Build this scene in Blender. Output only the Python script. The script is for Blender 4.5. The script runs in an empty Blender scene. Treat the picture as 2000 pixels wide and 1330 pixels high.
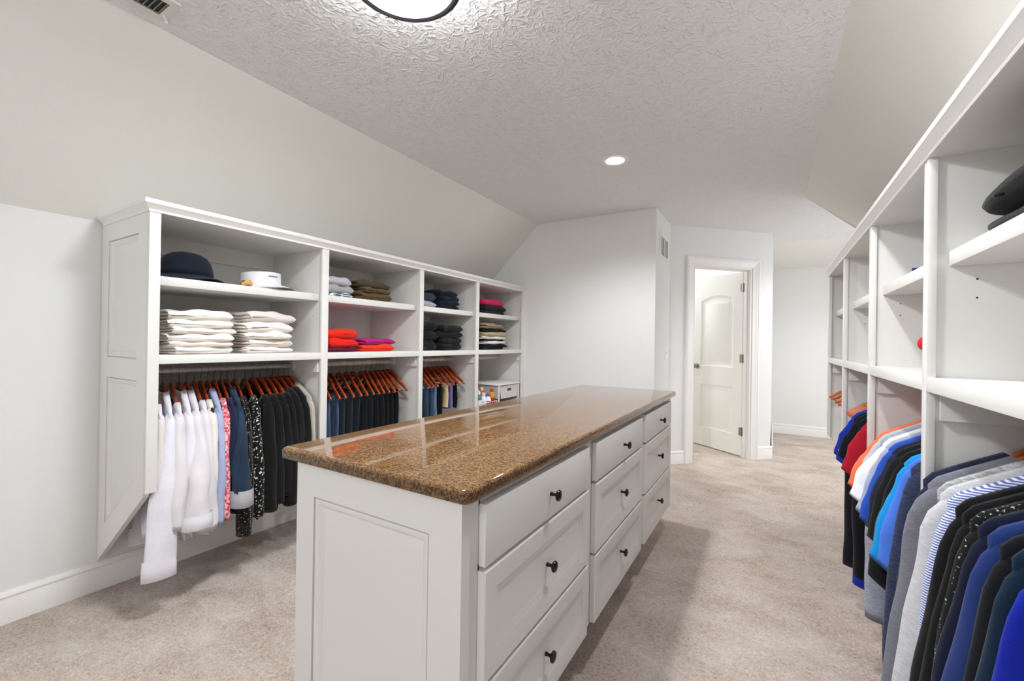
import bpy, bmesh, math, random
from mathutils import Vector, Matrix, noise
PI = math.pi
S = bpy.context.scene
COL = S.collection
# ---------------------------------------------------------------- camera
CAM_H, F_PX = 1.2252, 840.4
yaw, pitch, roll = .5412, .0025, .0154
Fv = Vector((-math.sin(yaw)*math.cos(pitch), math.cos(yaw)*math.cos(pitch), math.sin(pitch)))
Rv = Vector((math.cos(yaw), math.sin(yaw), 0)); Uv = Rv.cross(Fv)
c_, s_ = math.cos(roll), math.sin(roll)
Rv, Uv = c_*Rv + s_*Uv, -s_*Rv + c_*Uv
cam_d = bpy.data.cameras.new('camera'); cam = bpy.data.objects.new('camera', cam_d); COL.objects.link(cam)
cam_d.sensor_width = 36; cam_d.lens = 36*F_PX/2000; cam_d.clip_start = .02
cam.matrix_world = Matrix(((Rv.x, Uv.x, -Fv.x, 0), (Rv.y, Uv.y, -Fv.y, 0), (Rv.z, Uv.z, -Fv.z, CAM_H), (0, 0, 0, 1)))
S.camera = cam
# ---------------------------------------------------------------- world, exposure, lights
w = bpy.data.worlds.new('world'); S.world = w; w.use_nodes = True
w.node_tree.nodes['Background'].inputs[0].default_value = (.75, .85, 1, 1)
w.node_tree.nodes['Background'].inputs[1].default_value = 1.0
S.view_settings.view_transform = 'Standard'; S.view_settings.look = 'None'
S.view_settings.exposure = 0.42; S.view_settings.gamma = 1.0; S.view_settings.use_curve_mapping = False
S.cycles.max_bounces = 9; S.cycles.diffuse_bounces = 7; S.cycles.transmission_bounces = 4
LAMP_E = 116.0          # diffuser of the flush ceiling lights
DOWN_W = 13.0           # recessed downlights (spot power)
def area(name, loc, target, sx, sy, power, color=(1, 1, 1)):
    l = bpy.data.lights.new(name, 'AREA'); l.shape = 'RECTANGLE'; l.size = sx; l.size_y = sy; l.energy = power; l.color = color
    o = bpy.data.objects.new(name, l); COL.objects.link(o); o.location = loc
    o.rotation_euler = (Vector(target)-Vector(loc)).to_track_quat('-Z', 'Y').to_euler(); return o
def point(name, loc, power, r=.05, color=(1, 1, 1)):
    l = bpy.data.lights.new(name, 'POINT'); l.energy = power; l.shadow_soft_size = r; l.color = color
    o = bpy.data.objects.new(name, l); COL.objects.link(o); o.location = loc; return o
area('rear_fill_light', (-.7, -2.52, 1.45), (-.7, 3, 2.2), 1.5, 1.2, 9, (.88, .94, 1))  # added soft fill from behind the camera, not a known window
area('window_daylight_alcove', (2.24, 5.4, 1.45), (0, 5.5, .2), 1.1, 1.2, 24, (.92, .96, 1))
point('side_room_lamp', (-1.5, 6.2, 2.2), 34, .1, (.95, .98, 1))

# ---------------------------------------------------------------- materials
def lin(c):
    if isinstance(c, str):
        c = [int(c[i:i+2], 16)/255 for i in (0, 2, 4)]
    return tuple((x/12.92 if x <= .04045 else ((x+.055)/1.055)**2.4) for x in c) + (1,)
def newmat(name, col, rough=.5, spec=.5, metal=0):
    m = bpy.data.materials.new(name); m.use_nodes = True
    b = m.node_tree.nodes['Principled BSDF']
    b.inputs['Base Color'].default_value = col if len(col) == 4 else (*col, 1)
    b.inputs['Roughness'].default_value = rough; b.inputs['Metallic'].default_value = metal
    b.inputs['Specular IOR Level'].default_value = spec
    return m, m.node_tree, b
def N(nt, t, **kw):
    n = nt.nodes.new(t)
    for k, v in kw.items():
        if k in n.inputs.keys() if hasattr(n.inputs, 'keys') else False: n.inputs[k].default_value = v
        else: setattr(n, k, v)
    return n
def coords(nt, scale=(1, 1, 1), rot=(0, 0, 0)):
    t = nt.nodes.new('ShaderNodeTexCoord'); mp = nt.nodes.new('ShaderNodeMapping')
    mp.inputs['Scale'].default_value = scale; mp.inputs['Rotation'].default_value = rot
    nt.links.new(t.outputs['Object'], mp.inputs['Vector']); return mp.outputs['Vector']
def bump(nt, b, h, strength, dist):
    n = nt.nodes.new('ShaderNodeBump'); n.inputs['Strength'].default_value = strength; n.inputs['Distance'].default_value = dist
    nt.links.new(h, n.inputs['Height']); nt.links.new(n.outputs[0], b.inputs['Normal']); return n
def tex(nt, kind, vec, scale, detail=2, rough=.5, **kw):
    n = nt.nodes.new('ShaderNodeTex'+kind); n.inputs['Scale'].default_value = scale
    if 'Detail' in n.inputs: n.inputs['Detail'].default_value = detail
    if 'Roughness' in n.inputs: n.inputs['Roughness'].default_value = rough
    for k, v in kw.items():
        if hasattr(n, k): setattr(n, k, v)
        else: n.inputs[k].default_value = v
    if vec is not None: nt.links.new(vec, n.inputs['Vector'])
    return n
def ramp(nt, fac, stops, interp='LINEAR'):
    r = nt.nodes.new('ShaderNodeValToRGB'); e = r.color_ramp.elements; r.color_ramp.interpolation = interp
    while len(e) < len(stops): e.new(.5)
    for i, (p, c) in enumerate(stops): e[i].position = p; e[i].color = c if len(c) == 4 else (*c, 1)
    nt.links.new(fac, r.inputs[0]); return r.outputs['Color']
def mth(nt, op, a, b=None, c=None):
    n = nt.nodes.new('ShaderNodeMath'); n.operation = op
    for i, v in enumerate((a, b, c)):
        if v is None: continue
        if isinstance(v, (int, float)): n.inputs[i].default_value = v
        else: nt.links.new(v, n.inputs[i])
    return n.outputs[0]
MAT = {}
def painted(name, col, rough, texture):
    m, nt, b = newmat(name, lin(col), rough, .35)
    v = coords(nt)
    n = tex(nt, 'Noise', v, texture[0], 4, .6)
    bump(nt, b, n.outputs['Fac'], texture[1], texture[2]); MAT[name] = m
painted('wall_paint', 'e2e2e1', .75, (90, .35, .002))
painted('slope_paint', 'e6e5df', .75, (80, .45, .003))
painted('cabinet_paint', 'e1dfdb', .38, (30, .08, .0006))
painted('trim_paint', 'e8e6e3', .35, (30, .06, .0006))
painted('door_paint', 'efeee8', .38, (30, .06, .0006))
painted('wall_far_paint', 'e2e2e0', .75, (90, .3, .002))
# ceiling: stomped "crow's foot" plaster
m, nt, b = newmat('ceiling_texture', lin('e6e7e8'), .8, .3)
v = coords(nt)
nz = tex(nt, 'Noise', v, 9.0, 2)
mixv = nt.nodes.new('ShaderNodeVectorMath'); mixv.operation = 'MULTIPLY_ADD'
nt.links.new(nz.outputs['Color'], mixv.inputs[0]); mixv.inputs[1].default_value = (.06, .06, 0); nt.links.new(v, mixv.inputs[2])
def stamp(off, scale, freq):
    ad = nt.nodes.new('ShaderNodeVectorMath'); ad.operation = 'ADD'; ad.inputs[1].default_value = (off, off*1.7, 0); nt.links.new(mixv.outputs[0], ad.inputs[0])
    vo = tex(nt, 'Voronoi', ad.outputs[0], scale); vo.voronoi_dimensions = '2D'
    ve = tex(nt, 'Voronoi', ad.outputs[0], scale); ve.voronoi_dimensions = '2D'; ve.feature = 'DISTANCE_TO_EDGE'
    sub = nt.nodes.new('ShaderNodeVectorMath'); sub.operation = 'SUBTRACT'
    nt.links.new(ad.outputs[0], sub.inputs[0]); nt.links.new(vo.outputs['Position'], sub.inputs[1])
    sx = nt.nodes.new('ShaderNodeSeparateXYZ'); nt.links.new(sub.outputs[0], sx.inputs[0])
    sc = nt.nodes.new('ShaderNodeSeparateColor'); nt.links.new(vo.outputs['Color'], sc.inputs[0])
    th = mth(nt, 'MULTIPLY', sc.outputs[0], 6.283)
    dd = mth(nt, 'ADD', mth(nt, 'MULTIPLY', sx.outputs['X'], mth(nt, 'COSINE', th)), mth(nt, 'MULTIPLY', sx.outputs['Y'], mth(nt, 'SINE', th)))
    wv = mth(nt, 'SINE', mth(nt, 'ADD', mth(nt, 'MULTIPLY', dd, freq), mth(nt, 'MULTIPLY', sc.outputs[1], 6.0)))
    rd = mth(nt, 'POWER', mth(nt, 'MULTIPLY', mth(nt, 'ADD', wv, 1.0), .5), 2.5)
    edge = mth(nt, 'MINIMUM', mth(nt, 'MULTIPLY', ve.outputs['Distance'], 5.0), 1.0)
    keep = mth(nt, 'GREATER_THAN', sc.outputs[2], .25)
    return mth(nt, 'MULTIPLY', mth(nt, 'MULTIPLY', rd, edge), keep)
s1 = stamp(0, 13, 330); s2 = stamp(3.3, 11, 260)
n4 = tex(nt, 'Noise', v, 60, 2)
hgt = mth(nt, 'ADD', mth(nt, 'MAXIMUM', s1, s2), mth(nt, 'MULTIPLY', n4.outputs['Fac'], .25))
bump(nt, b, hgt, .8, .0045)
MAT['ceiling_texture'] = m
# carpet
m, nt, b = newmat('carpet', (.6, .5, .42, 1), .95, .15)
v = coords(nt)
big = tex(nt, 'Noise', coords(nt, (1, 1.5, 1), (0, 0, .5)), 3.2, 5, .62, Distortion=.4)
fine = tex(nt, 'Noise', v, 105, 4, .8)
mid = tex(nt, 'Noise', v, 55, 3, .65)
fib = tex(nt, 'Noise', coords(nt, (1, 2.6, 1), (0, 0, .9)), 85, 2, .65, Distortion=1.4)
f = mth(nt, 'ADD', mth(nt, 'MULTIPLY', big.outputs['Fac'], .30), mth(nt, 'ADD', mth(nt, 'MULTIPLY', fine.outputs['Fac'], .42), mth(nt, 'ADD', mth(nt, 'MULTIPLY', mid.outputs['Fac'], .13), mth(nt, 'MULTIPLY', fib.outputs['Fac'], .25))))
cc = ramp(nt, f, [(.40, lin('8f7666')), (.50, lin('cfb9a9')), (.57, lin('e6d4c6')), (.68, lin('fbf1e8'))])
nt.links.new(cc, b.inputs['Base Color'])
h = mth(nt, 'ADD', mth(nt, 'MULTIPLY', fine.outputs['Fac'], 1.0), mth(nt, 'ADD', mth(nt, 'MULTIPLY', fib.outputs['Fac'], .9), mth(nt, 'MULTIPLY', mid.outputs['Fac'], .5)))
bump(nt, b, h, 1.0, .010)
b.inputs['Sheen Weight'].default_value = .25
MAT['carpet'] = m
# granite
m, nt, b = newmat('granite', (.3, .2, .1, 1), .035, .5)
v = coords(nt, (1, 1.5, 1), (0, 0, .35))
dn = tex(nt, 'Noise', v, 60, 2)
mx = nt.nodes.new('ShaderNodeVectorMath'); mx.operation = 'MULTIPLY_ADD'
nt.links.new(dn.outputs['Color'], mx.inputs[0]); mx.inputs[1].default_value = (.004,)*3; nt.links.new(v, mx.inputs[2])
vo = tex(nt, 'Voronoi', mx.outputs[0], 190)
sp = nt.nodes.new('ShaderNodeSeparateColor'); nt.links.new(vo.outputs['Color'], sp.inputs[0])
nn = tex(nt, 'Noise', v, 40, 4, .6)
f = mth(nt, 'ADD', mth(nt, 'MULTIPLY', sp.outputs[0], .6), mth(nt, 'MULTIPLY', nn.outputs['Fac'], .5))
cc = ramp(nt, f, [(.22, lin('261a12')), (.42, lin('4c3220')), (.60, lin('6f4c2e')), (.78, lin('947349')), (.90, lin('45352a'))])
nt.links.new(cc, b.inputs['Base Color']); b.inputs['IOR'].default_value = 1.42
MAT['granite'] = m
# woods, metals, plastics
def simple(name, col, rough=.5, metal=0, spec=.5):
    m, nt, b = newmat(name, lin(col), rough, spec, metal); MAT[name] = m; return m, nt, b
m, nt, b = simple('cherry_wood', '9a3c18', .22)
v = coords(nt, (1, 8, 6)); wv = tex(nt, 'Noise', v, 14, 4, .6)
nt.links.new(ramp(nt, wv.outputs['Fac'], [(.3, lin('7c2a0e')), (.55, lin('a8441c')), (.75, lin('c2602a'))]), b.inputs['Base Color'])
m, nt, b = simple('light_cherry_wood', 'b9602f', .28)
v = coords(nt, (1, 8, 6)); wv = tex(nt, 'Noise', v, 14, 4, .6)
nt.links.new(ramp(nt, wv.outputs['Fac'], [(.3, lin('a04a20')), (.55, lin('bf6432')), (.75, lin('d28a55'))]), b.inputs['Base Color'])
simple('rod_wood', 'cfc3b4', .5)
simple('rod_metal', 'b9b9c0', .35, .6)
simple('chrome', 'd8d8d8', .18, 1)
simple('nickel', 'a39d94', .32, 1)
simple('dark_bronze', '2a272b', .4, .6)
simple('black_iron', '0b0b0c', .3, .2)
simple('vent_white', 'dcdad4', .5)
simple('vent_grey', '8e8e8c', .5)
simple('duct_dark', '3c3b3a', .8)
simple('vent_louver', 'b9afa4', .6)
simple('hole_dark', '3a332c', .9)
simple('plastic_white', 'ecebea', .4)
simple('plastic_clear_white', 'd5d2d4', .35)
simple('black_plastic', '101012', .35)
simple('lens_brown', '5a3a24', .15)
simple('gold_print', 'c99a55', .4)
def emis(name, col, e):
    m = bpy.data.materials.new(name); m.use_nodes = True; nt = m.node_tree; nt.nodes.clear()
    o = nt.nodes.new('ShaderNodeOutputMaterial'); x = nt.nodes.new('ShaderNodeEmission')
    x.inputs[0].default_value = (*col, 1); x.inputs[1].default_value = e; nt.links.new(x.outputs[0], o.inputs[0]); MAT[name] = m
emis('lamp_diffuser', (.93, .97, 1), LAMP_E)
emis('lamp_glass_side', (.93, .97, 1), 22)
emis('globe_glass', (.93, .97, 1), 32)
emis('downlight_lens', (1, .99, .98), 30)
m, nt, b = newmat('window_glass', (1, 1, 1, 1), 0.0); b.inputs['Transmission Weight'].default_value = 1; MAT['window_glass'] = m

_fab = {}
def fab(col, kind='plain', col2=None, rough=.92):
    key = (col, kind, col2)
    if key in _fab: return _fab[key]
    m, nt, b = newmat('fabric_%s_%s' % (kind, col), lin(col), rough, .2)
    b.inputs['Sheen Weight'].default_value = .08
    v = coords(nt)
    a = tex(nt, 'Noise', v, 9, 3, .6); f2 = tex(nt, 'Noise', v, 420, 2)
    c1 = lin(col); c2 = lin(col2) if col2 else c1
    if kind in ('plain',):
        k = .88
        nt.links.new(ramp(nt, a.outputs['Fac'], [(.3, tuple(x*k for x in c1[:3])), (.7, c1)]), b.inputs['Base Color'])
    elif kind == 'stripe_h':      # horizontal stripes
        wv = tex(nt, 'Wave', v, 52); wv.bands_direction = 'Z'; wv.inputs['Distortion'].default_value = .5; wv.inputs['Detail'].default_value = 0
        nt.links.new(ramp(nt, wv.outputs['Fac'], [(.42, c1), (.58, c2)]), b.inputs['Base Color'])
    elif kind == 'stripe_v':
        wv = tex(nt, 'Wave', v, 30); wv.bands_direction = 'X'; wv.inputs['Distortion'].default_value = .6; wv.inputs['Detail'].default_value = 0
        nt.links.new(ramp(nt, wv.outputs['Fac'], [(.42, c1), (.58, c2)]), b.inputs['Base Color'])
    elif kind == 'spots':
        dd = tex(nt, 'Noise', v, 30, 2)
        mx = nt.nodes.new('ShaderNodeVectorMath'); mx.operation = 'MULTIPLY_ADD'
        nt.links.new(dd.outputs['Color'], mx.inputs[0]); mx.inputs[1].default_value = (.03,)*3; nt.links.new(v, mx.inputs[2])
        vo = tex(nt, 'Voronoi', mx.outputs[0], 68)
        nt.links.new(ramp(nt, vo.outputs['Distance'], [(.62, c2), (.68, c1)]), b.inputs['Base Color'])
    elif kind == 'dots':
        vo = tex(nt, 'Voronoi', v, 110, Randomness=.4)
        nt.links.new(ramp(nt, vo.outputs['Distance'], [(.50, c2), (.56, c1)]), b.inputs['Base Color'])
    elif kind == 'flowers':
        dd = tex(nt, 'Noise', v, 60, 3)
        mx = nt.nodes.new('ShaderNodeVectorMath'); mx.operation = 'MULTIPLY_ADD'
        nt.links.new(dd.outputs['Color'], mx.inputs[0]); mx.inputs[1].default_value = (.05,)*3; nt.links.new(v, mx.inputs[2])
        vo = tex(nt, 'Voronoi', mx.outputs[0], 9)
        nt.links.new(ramp(nt, vo.outputs['Distance'], [(.50, c2), (.53, c1)]), b.inputs['Base Color'])
    elif kind == 'heather':
        hs = tex(nt, 'Noise', coords(nt, (60, 60, 260)), 1.0, 3, .7)
        nt.links.new(ramp(nt, hs.outputs['Fac'], [(.35, c1), (.65, c2)]), b.inputs['Base Color'])
    elif kind == 'fleece':
        hs = tex(nt, 'Noise', coords(nt, (50, 50, 130), (0, .3, 0)), 1.0, 4, .7, Distortion=.6)
        nt.links.new(ramp(nt, hs.outputs['Fac'], [(.4, c1), (.6, c2)]), b.inputs['Base Color'])
    elif kind == 'denim':
        hs = tex(nt, 'Noise', coords(nt, (25, 25, 3)), 1.0, 3, .6)
        nt.links.new(ramp(nt, hs.outputs['Fac'], [(.35, c1), (.70, c2)]), b.inputs['Base Color'])
    elif kind == 'print':
        vo = tex(nt, 'Noise', v, 85, 4, .6)
        nt.links.new(ramp(nt, vo.outputs['Fac'], [(.46, c1), (.54, c2)]), b.inputs['Base Color'])
    hb = mth(nt, 'ADD', mth(nt, 'MULTIPLY', a.outputs['Fac'], 1.0), mth(nt, 'MULTIPLY', f2.outputs['Fac'], .15))
    bump(nt, b, hb, .5, .006)
    _fab[key] = m
    return m

# ---------------------------------------------------------------- mesh helpers
class MB:
    def __init__(s): s.v = []; s.f = []
    def add(s, vs, fs):
        o = len(s.v); s.v += [tuple(p) for p in vs]; s.f += [tuple(i+o for i in f) for f in fs]; return s
    def box(s, x0, x1, y0, y1, z0, z1):
        vs = [(x, y, z) for x in (x0, x1) for y in (y0, y1) for z in (z0, z1)]
        return s.add(vs, [(0, 1, 3, 2), (4, 6, 7, 5), (0, 4, 5, 1), (2, 3, 7, 6), (0, 2, 6, 4), (1, 5, 7, 3)])
    def prism(s, poly, d):            # poly: list of 3D points, d: extrusion vector
        n = len(poly); d = Vector(d)
        vs = [Vector(p) for p in poly] + [Vector(p)+d for p in poly]
        return s.add(vs, [tuple(range(n)), tuple(range(2*n-1, n-1, -1))] + [(i, (i+1) % n, n+(i+1) % n, n+i) for i in range(n)])
    def rings(s, rs, cap0=True, cap1=True, closed=True):
        n = len(rs[0]); o = len(s.v)
        for r in rs: s.v += [tuple(p) for p in r]
        for k in range(len(rs)-1):
            for i in range(n if closed else n-1):
                a = o+k*n+i; b_ = o+k*n+(i+1) % n
                s.f.append((a, b_, b_+n, a+n))
        if cap0: s.f.append(tuple(o+i for i in range(n-1, -1, -1)))
        if cap1: s.f.append(tuple(o+(len(rs)-1)*n+i for i in range(n)))
        return s
    def tube(s, path, r, n=8, cap=True):
        P = [Vector(p) for p in path]; rs = []; up = None
        for i, p in enumerate(P):
            t = (P[min(i+1, len(P)-1)]-P[max(i-1, 0)]).normalized()
            if up is None: up = Vector((0, 0, 1)) if abs(t.z) < .9 else Vector((1, 0, 0))
            a = t.cross(up).normalized(); bb = a.cross(t).normalized(); up = bb
            ri = r[i] if isinstance(r, (list, tuple)) else r
            rs.append([p + a*math.cos(2*PI*k/n)*ri + bb*math.sin(2*PI*k/n)*ri for k in range(n)])
        return s.rings(rs, cap, cap)
    def lathe(s, prof, c, n=24, axis='z', cap0=True, cap1=True):
        rs = []
        for (r, h) in prof:
            ring = []
            for k in range(n):
                a = 2*PI*k/n; x, y = r*math.cos(a), r*math.sin(a)
                q = (x, y, h) if axis == 'z' else ((h, x, y) if axis == 'x' else (x, h, y))
                ring.append((c[0]+q[0], c[1]+q[1], c[2]+q[2]))
            rs.append(ring)
        return s.rings(rs, cap0, cap1)
ORG = {}
def obj(name, mb, mat, parent=None, loc=None, smooth=False, bevel=0, label=None, bseg=2):
    me = bpy.data.meshes.new(name)
    if parent is not None: org = ORG[parent.name_full]
    elif loc is not None: org = Vector(loc)
    else:
        xs, ys, zs = zip(*mb.v); org = Vector(((min(xs)+max(xs))/2, (min(ys)+max(ys))/2, min(zs)))
    me.from_pydata([(x-org.x, y-org.y, z-org.z) for x, y, z in mb.v], [], mb.f)
    bm = bmesh.new(); bm.from_mesh(me)
    bmesh.ops.recalc_face_normals(bm, faces=bm.faces)
    if bevel > 0:
        es = [e for e in bm.edges if len(e.link_faces) == 2 and e.calc_face_angle(0) > .5]
        bmesh.ops.bevel(bm, geom=es, offset=bevel, segments=bseg, affect='EDGES', profile=.5, clamp_overlap=True)
    bm.to_mesh(me); bm.free()
    if smooth:
        me.polygons.foreach_set('use_smooth', [True]*len(me.polygons))
        if smooth != 'all':
            try: me.set_sharp_from_angle(angle=math.radians(40))
            except Exception: pass
    me.materials.append(MAT[mat] if isinstance(mat, str) else mat)
    o = bpy.data.objects.new(name, me); COL.objects.link(o)
    ORG[o.name_full] = org
    if parent is not None: o.parent = parent
    else: o.location = org
    if label: o['label'] = label
    return o
def thing(name, label, cat, loc, rot=0, group=None):
    o = bpy.data.objects.new(name, None); o.empty_display_size = .05; COL.objects.link(o)
    o.location = loc; o.rotation_euler = (0, 0, rot); o['label'] = label; o['category'] = cat
    if group: o['group'] = group
    ORG[o.name_full] = Vector(loc); return o
def tag(o, label, cat, group=None):
    o['label'] = label; o['category'] = cat
    if group: o['group'] = group
    return o
def struct(o, label, cat): o['kind'] = 'structure'; o['label'] = label; o['category'] = cat; return o
def dup_tree(o, loc, rot=None, label=None):
    c = o.copy(); COL.objects.link(c); c.location = loc
    if rot is not None: c.rotation_euler = (0, 0, rot)
    if label: c['label'] = label
    for ch in list(o.children):
        d = ch.copy(); COL.objects.link(d); d.parent = c
        for g in list(ch.children):
            e = g.copy(); COL.objects.link(e); e.parent = d
    return c
def box(name, b, mat, parent=None, bevel=0, label=None):
    return obj(name, MB().box(*b), mat, parent, bevel=bevel, smooth=bevel > 0, label=label)
def inset(poly, d):     # 2D convex polygon inset (any orientation)
    n = len(poly); A = sum(poly[i][0]*poly[(i+1) % n][1]-poly[(i+1) % n][0]*poly[i][1] for i in range(n))
    sg = 1 if A > 0 else -1; L = []
    for i in range(n):
        p, q = poly[i], poly[(i+1) % n]; dx, dy = q[0]-p[0], q[1]-p[1]; l = math.hypot(dx, dy)
        nx, ny = -dy/l*sg, dx/l*sg; L.append((nx, ny, nx*p[0]+ny*p[1]+d))
    out = []
    for i in range(n):
        a, b_ = L[i-1], L[i]; det = a[0]*b_[1]-a[1]*b_[0]
        out.append(((a[2]*b_[1]-a[1]*b_[2])/det, (a[0]*b_[2]-a[2]*b_[0])/det))
    return out
def molded(mb, outer, hole, steps, to3, thick=.019):
    """slab with outer 2D outline, hole polygon stepped down. to3(u,v,depth) -> 3D, depth positive = into the slab"""
    rs = [[to3(*p, thick) for p in outer], [to3(*p, 0) for p in outer]]
    for ins, dep in steps: rs.append([to3(*p, dep) for p in (inset(hole, ins) if ins else hole)])
    mb.rings(rs, True, True); return mb
MOLD = [(0, 0), (.0005, .010), (.0035, .010), (.005, .003), (.010, .0025), (.018, .006), (.026, .0115), (.029, .0145)]
RAISE = [(0, 0), (.004, .005), (.008, .006), (.020, .0115), (.024, .012)]

# ---------------------------------------------------------------- room shell
H = 2.44
WL, WR, YB, YE = -2.765, .905, 3.942, 4.217
YF, KL, KR = -2.6, 1.77, 1.85
XCL, XCR = -2.08, .2285
struct(box('floor', (-3.1, 2.4, YF-.1, 7.3, -.06, 0), 'carpet'), 'beige cut pile carpet covering the whole floor', 'carpet')
T = .04
cm = MB()
cm.box(XCL, XCR, YF, YB, H, H+T); cm.box(-2.1, XCR, YB, YE, H, H+T); cm.box(-2.1, 2.4, YE, 5.957, H, H+T)
struct(obj('ceiling', cm, 'ceiling_texture', loc=(0, 0, H)), 'pale grey ceiling with stomped plaster texture', 'ceiling')
def slopeplane(name, a, b, c, d, mat, label):
    n = (Vector(b)-Vector(a)).cross(Vector(c)-Vector(a)).normalized()
    if n.z < 0: n = -n
    return struct(obj(name, MB().prism([a, b, c, d], n*T), mat, loc=a), label, 'sloped ceiling')
slopeplane('trim_1', (XCL, YF, H), (XCL, YB, H), (WL, YB, KL), (WL, YF, KL), 'slope_paint', 'smooth sloped ceiling above the left shelving unit')
slopeplane('trim_2', (XCR, YF, H), (XCR, YE, H), (WR, YE, KR), (WR, YF, KR), 'slope_paint', 'smooth sloped ceiling above the right shelving unit')
slopeplane('trim_3', (-2.1, 5.957, H), (2.4, 5.957, H), (2.4, 7.12, 2.30), (-2.1, 7.12, 2.30), 'slope_paint', 'slightly sloped ceiling strip above the far hall wall')
struct(box('wall_left', (WL-.1, WL, YF, YB, 0, KL+.02), 'wall_paint'), 'light grey knee wall behind the left shelving unit', 'wall')
struct(box('wall_right', (WR, WR+.1, YF, YE, 0, KR+.02), 'wall_paint'), 'light grey knee wall behind the right shelving unit', 'wall')
struct(obj('wall_right_return', MB().prism([(WR+.1, YE, 0), (2.4, YE, 0), (2.4, YE, H), (XCR, YE, H), (WR+.1, YE, KR-.11)], (0, .02, 0)).prism([(WR+.1, YE, 0), (WR+.1, YE, H-.6), (WR+.05, YE, KR), (WR, YE, KR), (WR, YE, 0)], (0, .02, 0)), 'wall_paint'), 'grey return wall at the end of the right slope', 'wall')
back = [(WL, YB, 0), (-.8862, YB, 0), (-.8862, YB, H), (XCL, YB, H), (WL, YB, KL)]
struct(obj('wall_back', MB().prism(back, (0, .1, 0)), 'wall_paint'), 'pale wall beyond the island, sloped at its top left', 'wall')
struct(box('wall_back_return', (-.95, -.886, YB+.001, 4.66, 0, H), 'wall_paint'), 'narrow pale side wall carrying the small air return grille', 'wall')
# front (behind the camera) wall; its unseen window is added to carry the rear fill
fx0, fx1, fz0, fz1 = -1.5, .1, .8, 2.1
fw = MB(); fw.box(WL, fx0, YF-.1, YF, 0, KL); fw.prism([(WL, YF, KL), (fx0, YF, KL), (fx0, YF, H), (XCL, YF, H)], (0, -.1, 0))
fw.box(fx1, WR, YF-.1, YF, 0, KR); fw.prism([(fx1, YF, KR), (WR, YF, KR), (XCR, YF, H), (fx1, YF, H)], (0, -.1, 0))
fw.box(fx0, fx1, YF-.1, YF, 0, fz0); fw.box(fx0, fx1, YF-.1, YF, fz1, H)
struct(obj('wall_front', fw, 'wall_paint'), 'grey wall with an added window opening behind the camera', 'wall')
def window(name, x0, x1, z0, z1, y, label):
    t = thing(name, label, 'window', ((x0+x1)/2, y, z0)); t['kind'] = 'structure'
    f = MB(); f.box(x0-.07, x0, y-.02, y+.02, z0-.07, z1+.07); f.box(x1, x1+.07, y-.02, y+.02, z0-.07, z1+.07); f.box(x0, x1, y-.02, y+.02, z1, z1+.07); f.box(x0, x1, y-.02, y+.04, z0-.07, z0)
    f.box((x0+x1)/2-.02, (x0+x1)/2+.02, y-.06, y-.02, z0, z1)
    obj('window_frame', f, 'trim_paint', t); obj('window_pane', MB().box(x0, x1, y-.05, y-.045, z0, z1), 'window_glass', t)
window('added_window_rear', fx0, fx1, fz0, fz1, YF, 'added white framed window behind the camera, unseen, for the fill light')
# 45 degree wall with door opening
P2 = Vector((-.870, 4.5945, 0)); DD = Vector((.7108, .7034, 0)); DN = Vector((DD.y, -DD.x, 0))  # DN faces the room
LW = 1.2364; S0, S1, ZO = .252, .975, 2.05
def dw(s, n, z): p = P2+DD*s+DN*n; return (p.x, p.y, z)
def dwbox(mb, s0, s1, n0, n1, z0, z1): return mb.prism([dw(s0, n0, z0), dw(s1, n0, z0), dw(s1, n1, z0), dw(s0, n1, z0)], (0, 0, z1-z0))
mb = MB(); dwbox(mb, -.02, S0, -.11, 0, 0, H); dwbox(mb, S1, LW, -.11, 0, 0, H); dwbox(mb, S0, S1, -.11, 0, ZO, H)
struct(obj('wall_door', mb, 'wall_paint'), 'angled pale wall around the open white door', 'wall')
struct(obj('wall_hall_left', MB().prism([dw(LW, -.002, 0), (.022, 7.12, 0), (-.06, 7.12, 0), dw(LW-.06, -.08, 0)], (0, 0, H)), 'wall_far_paint'), 'left side wall of the hall beyond the angled door wall', 'wall')
struct(box('wall_far', (-2.1, 2.4, 7.12, 7.22, 0, 2.32), 'wall_far_paint'), 'pale far wall at the end of the hall', 'wall')
# alcove right wall with window opening
aw = MB(); aw.box(2.3, 2.4, YE, 4.8, 0, H); aw.box(2.3, 2.4, 6.0, 7.12, 0, H); aw.box(2.3, 2.4, 4.8, 6.0, 0, .8); aw.box(2.3, 2.4, 4.8, 6.0, 2.1, H)
struct(obj('wall_hall_right', aw, 'wall_paint'), 'hall wall with a window, out of sight on the right', 'wall')
t = thing('window_2', 'white framed window of the hall on the right', 'window', (2.3, 5.4, .8)); t['kind'] = 'structure'
obj('window_frame', MB().box(2.27, 2.33, 4.74, 4.8, .74, 2.16).box(2.27, 2.33, 6.0, 6.06, .74, 2.16).box(2.27, 2.33, 4.8, 6.0, 2.1, 2.16).box(2.27, 2.33, 4.8, 6.0, .74, .8), 'trim_paint', t)
obj('window_pane', MB().box(2.345, 2.35, 4.8, 6.0, .8, 2.1), 'window_glass', t)
# side room behind the door
struct(box('wall_side_room_left', (-2.1, -2.0, 4.04, 7.12, 0, H), 'wall_far_paint'), 'white wall of the side room behind the door', 'wall')
struct(box('wall_side_room_back', (-2.0, -.06, 6.7, 6.8, 0, H), 'wall_far_paint'), 'bright back wall of the side room behind the door', 'wall')
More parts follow.
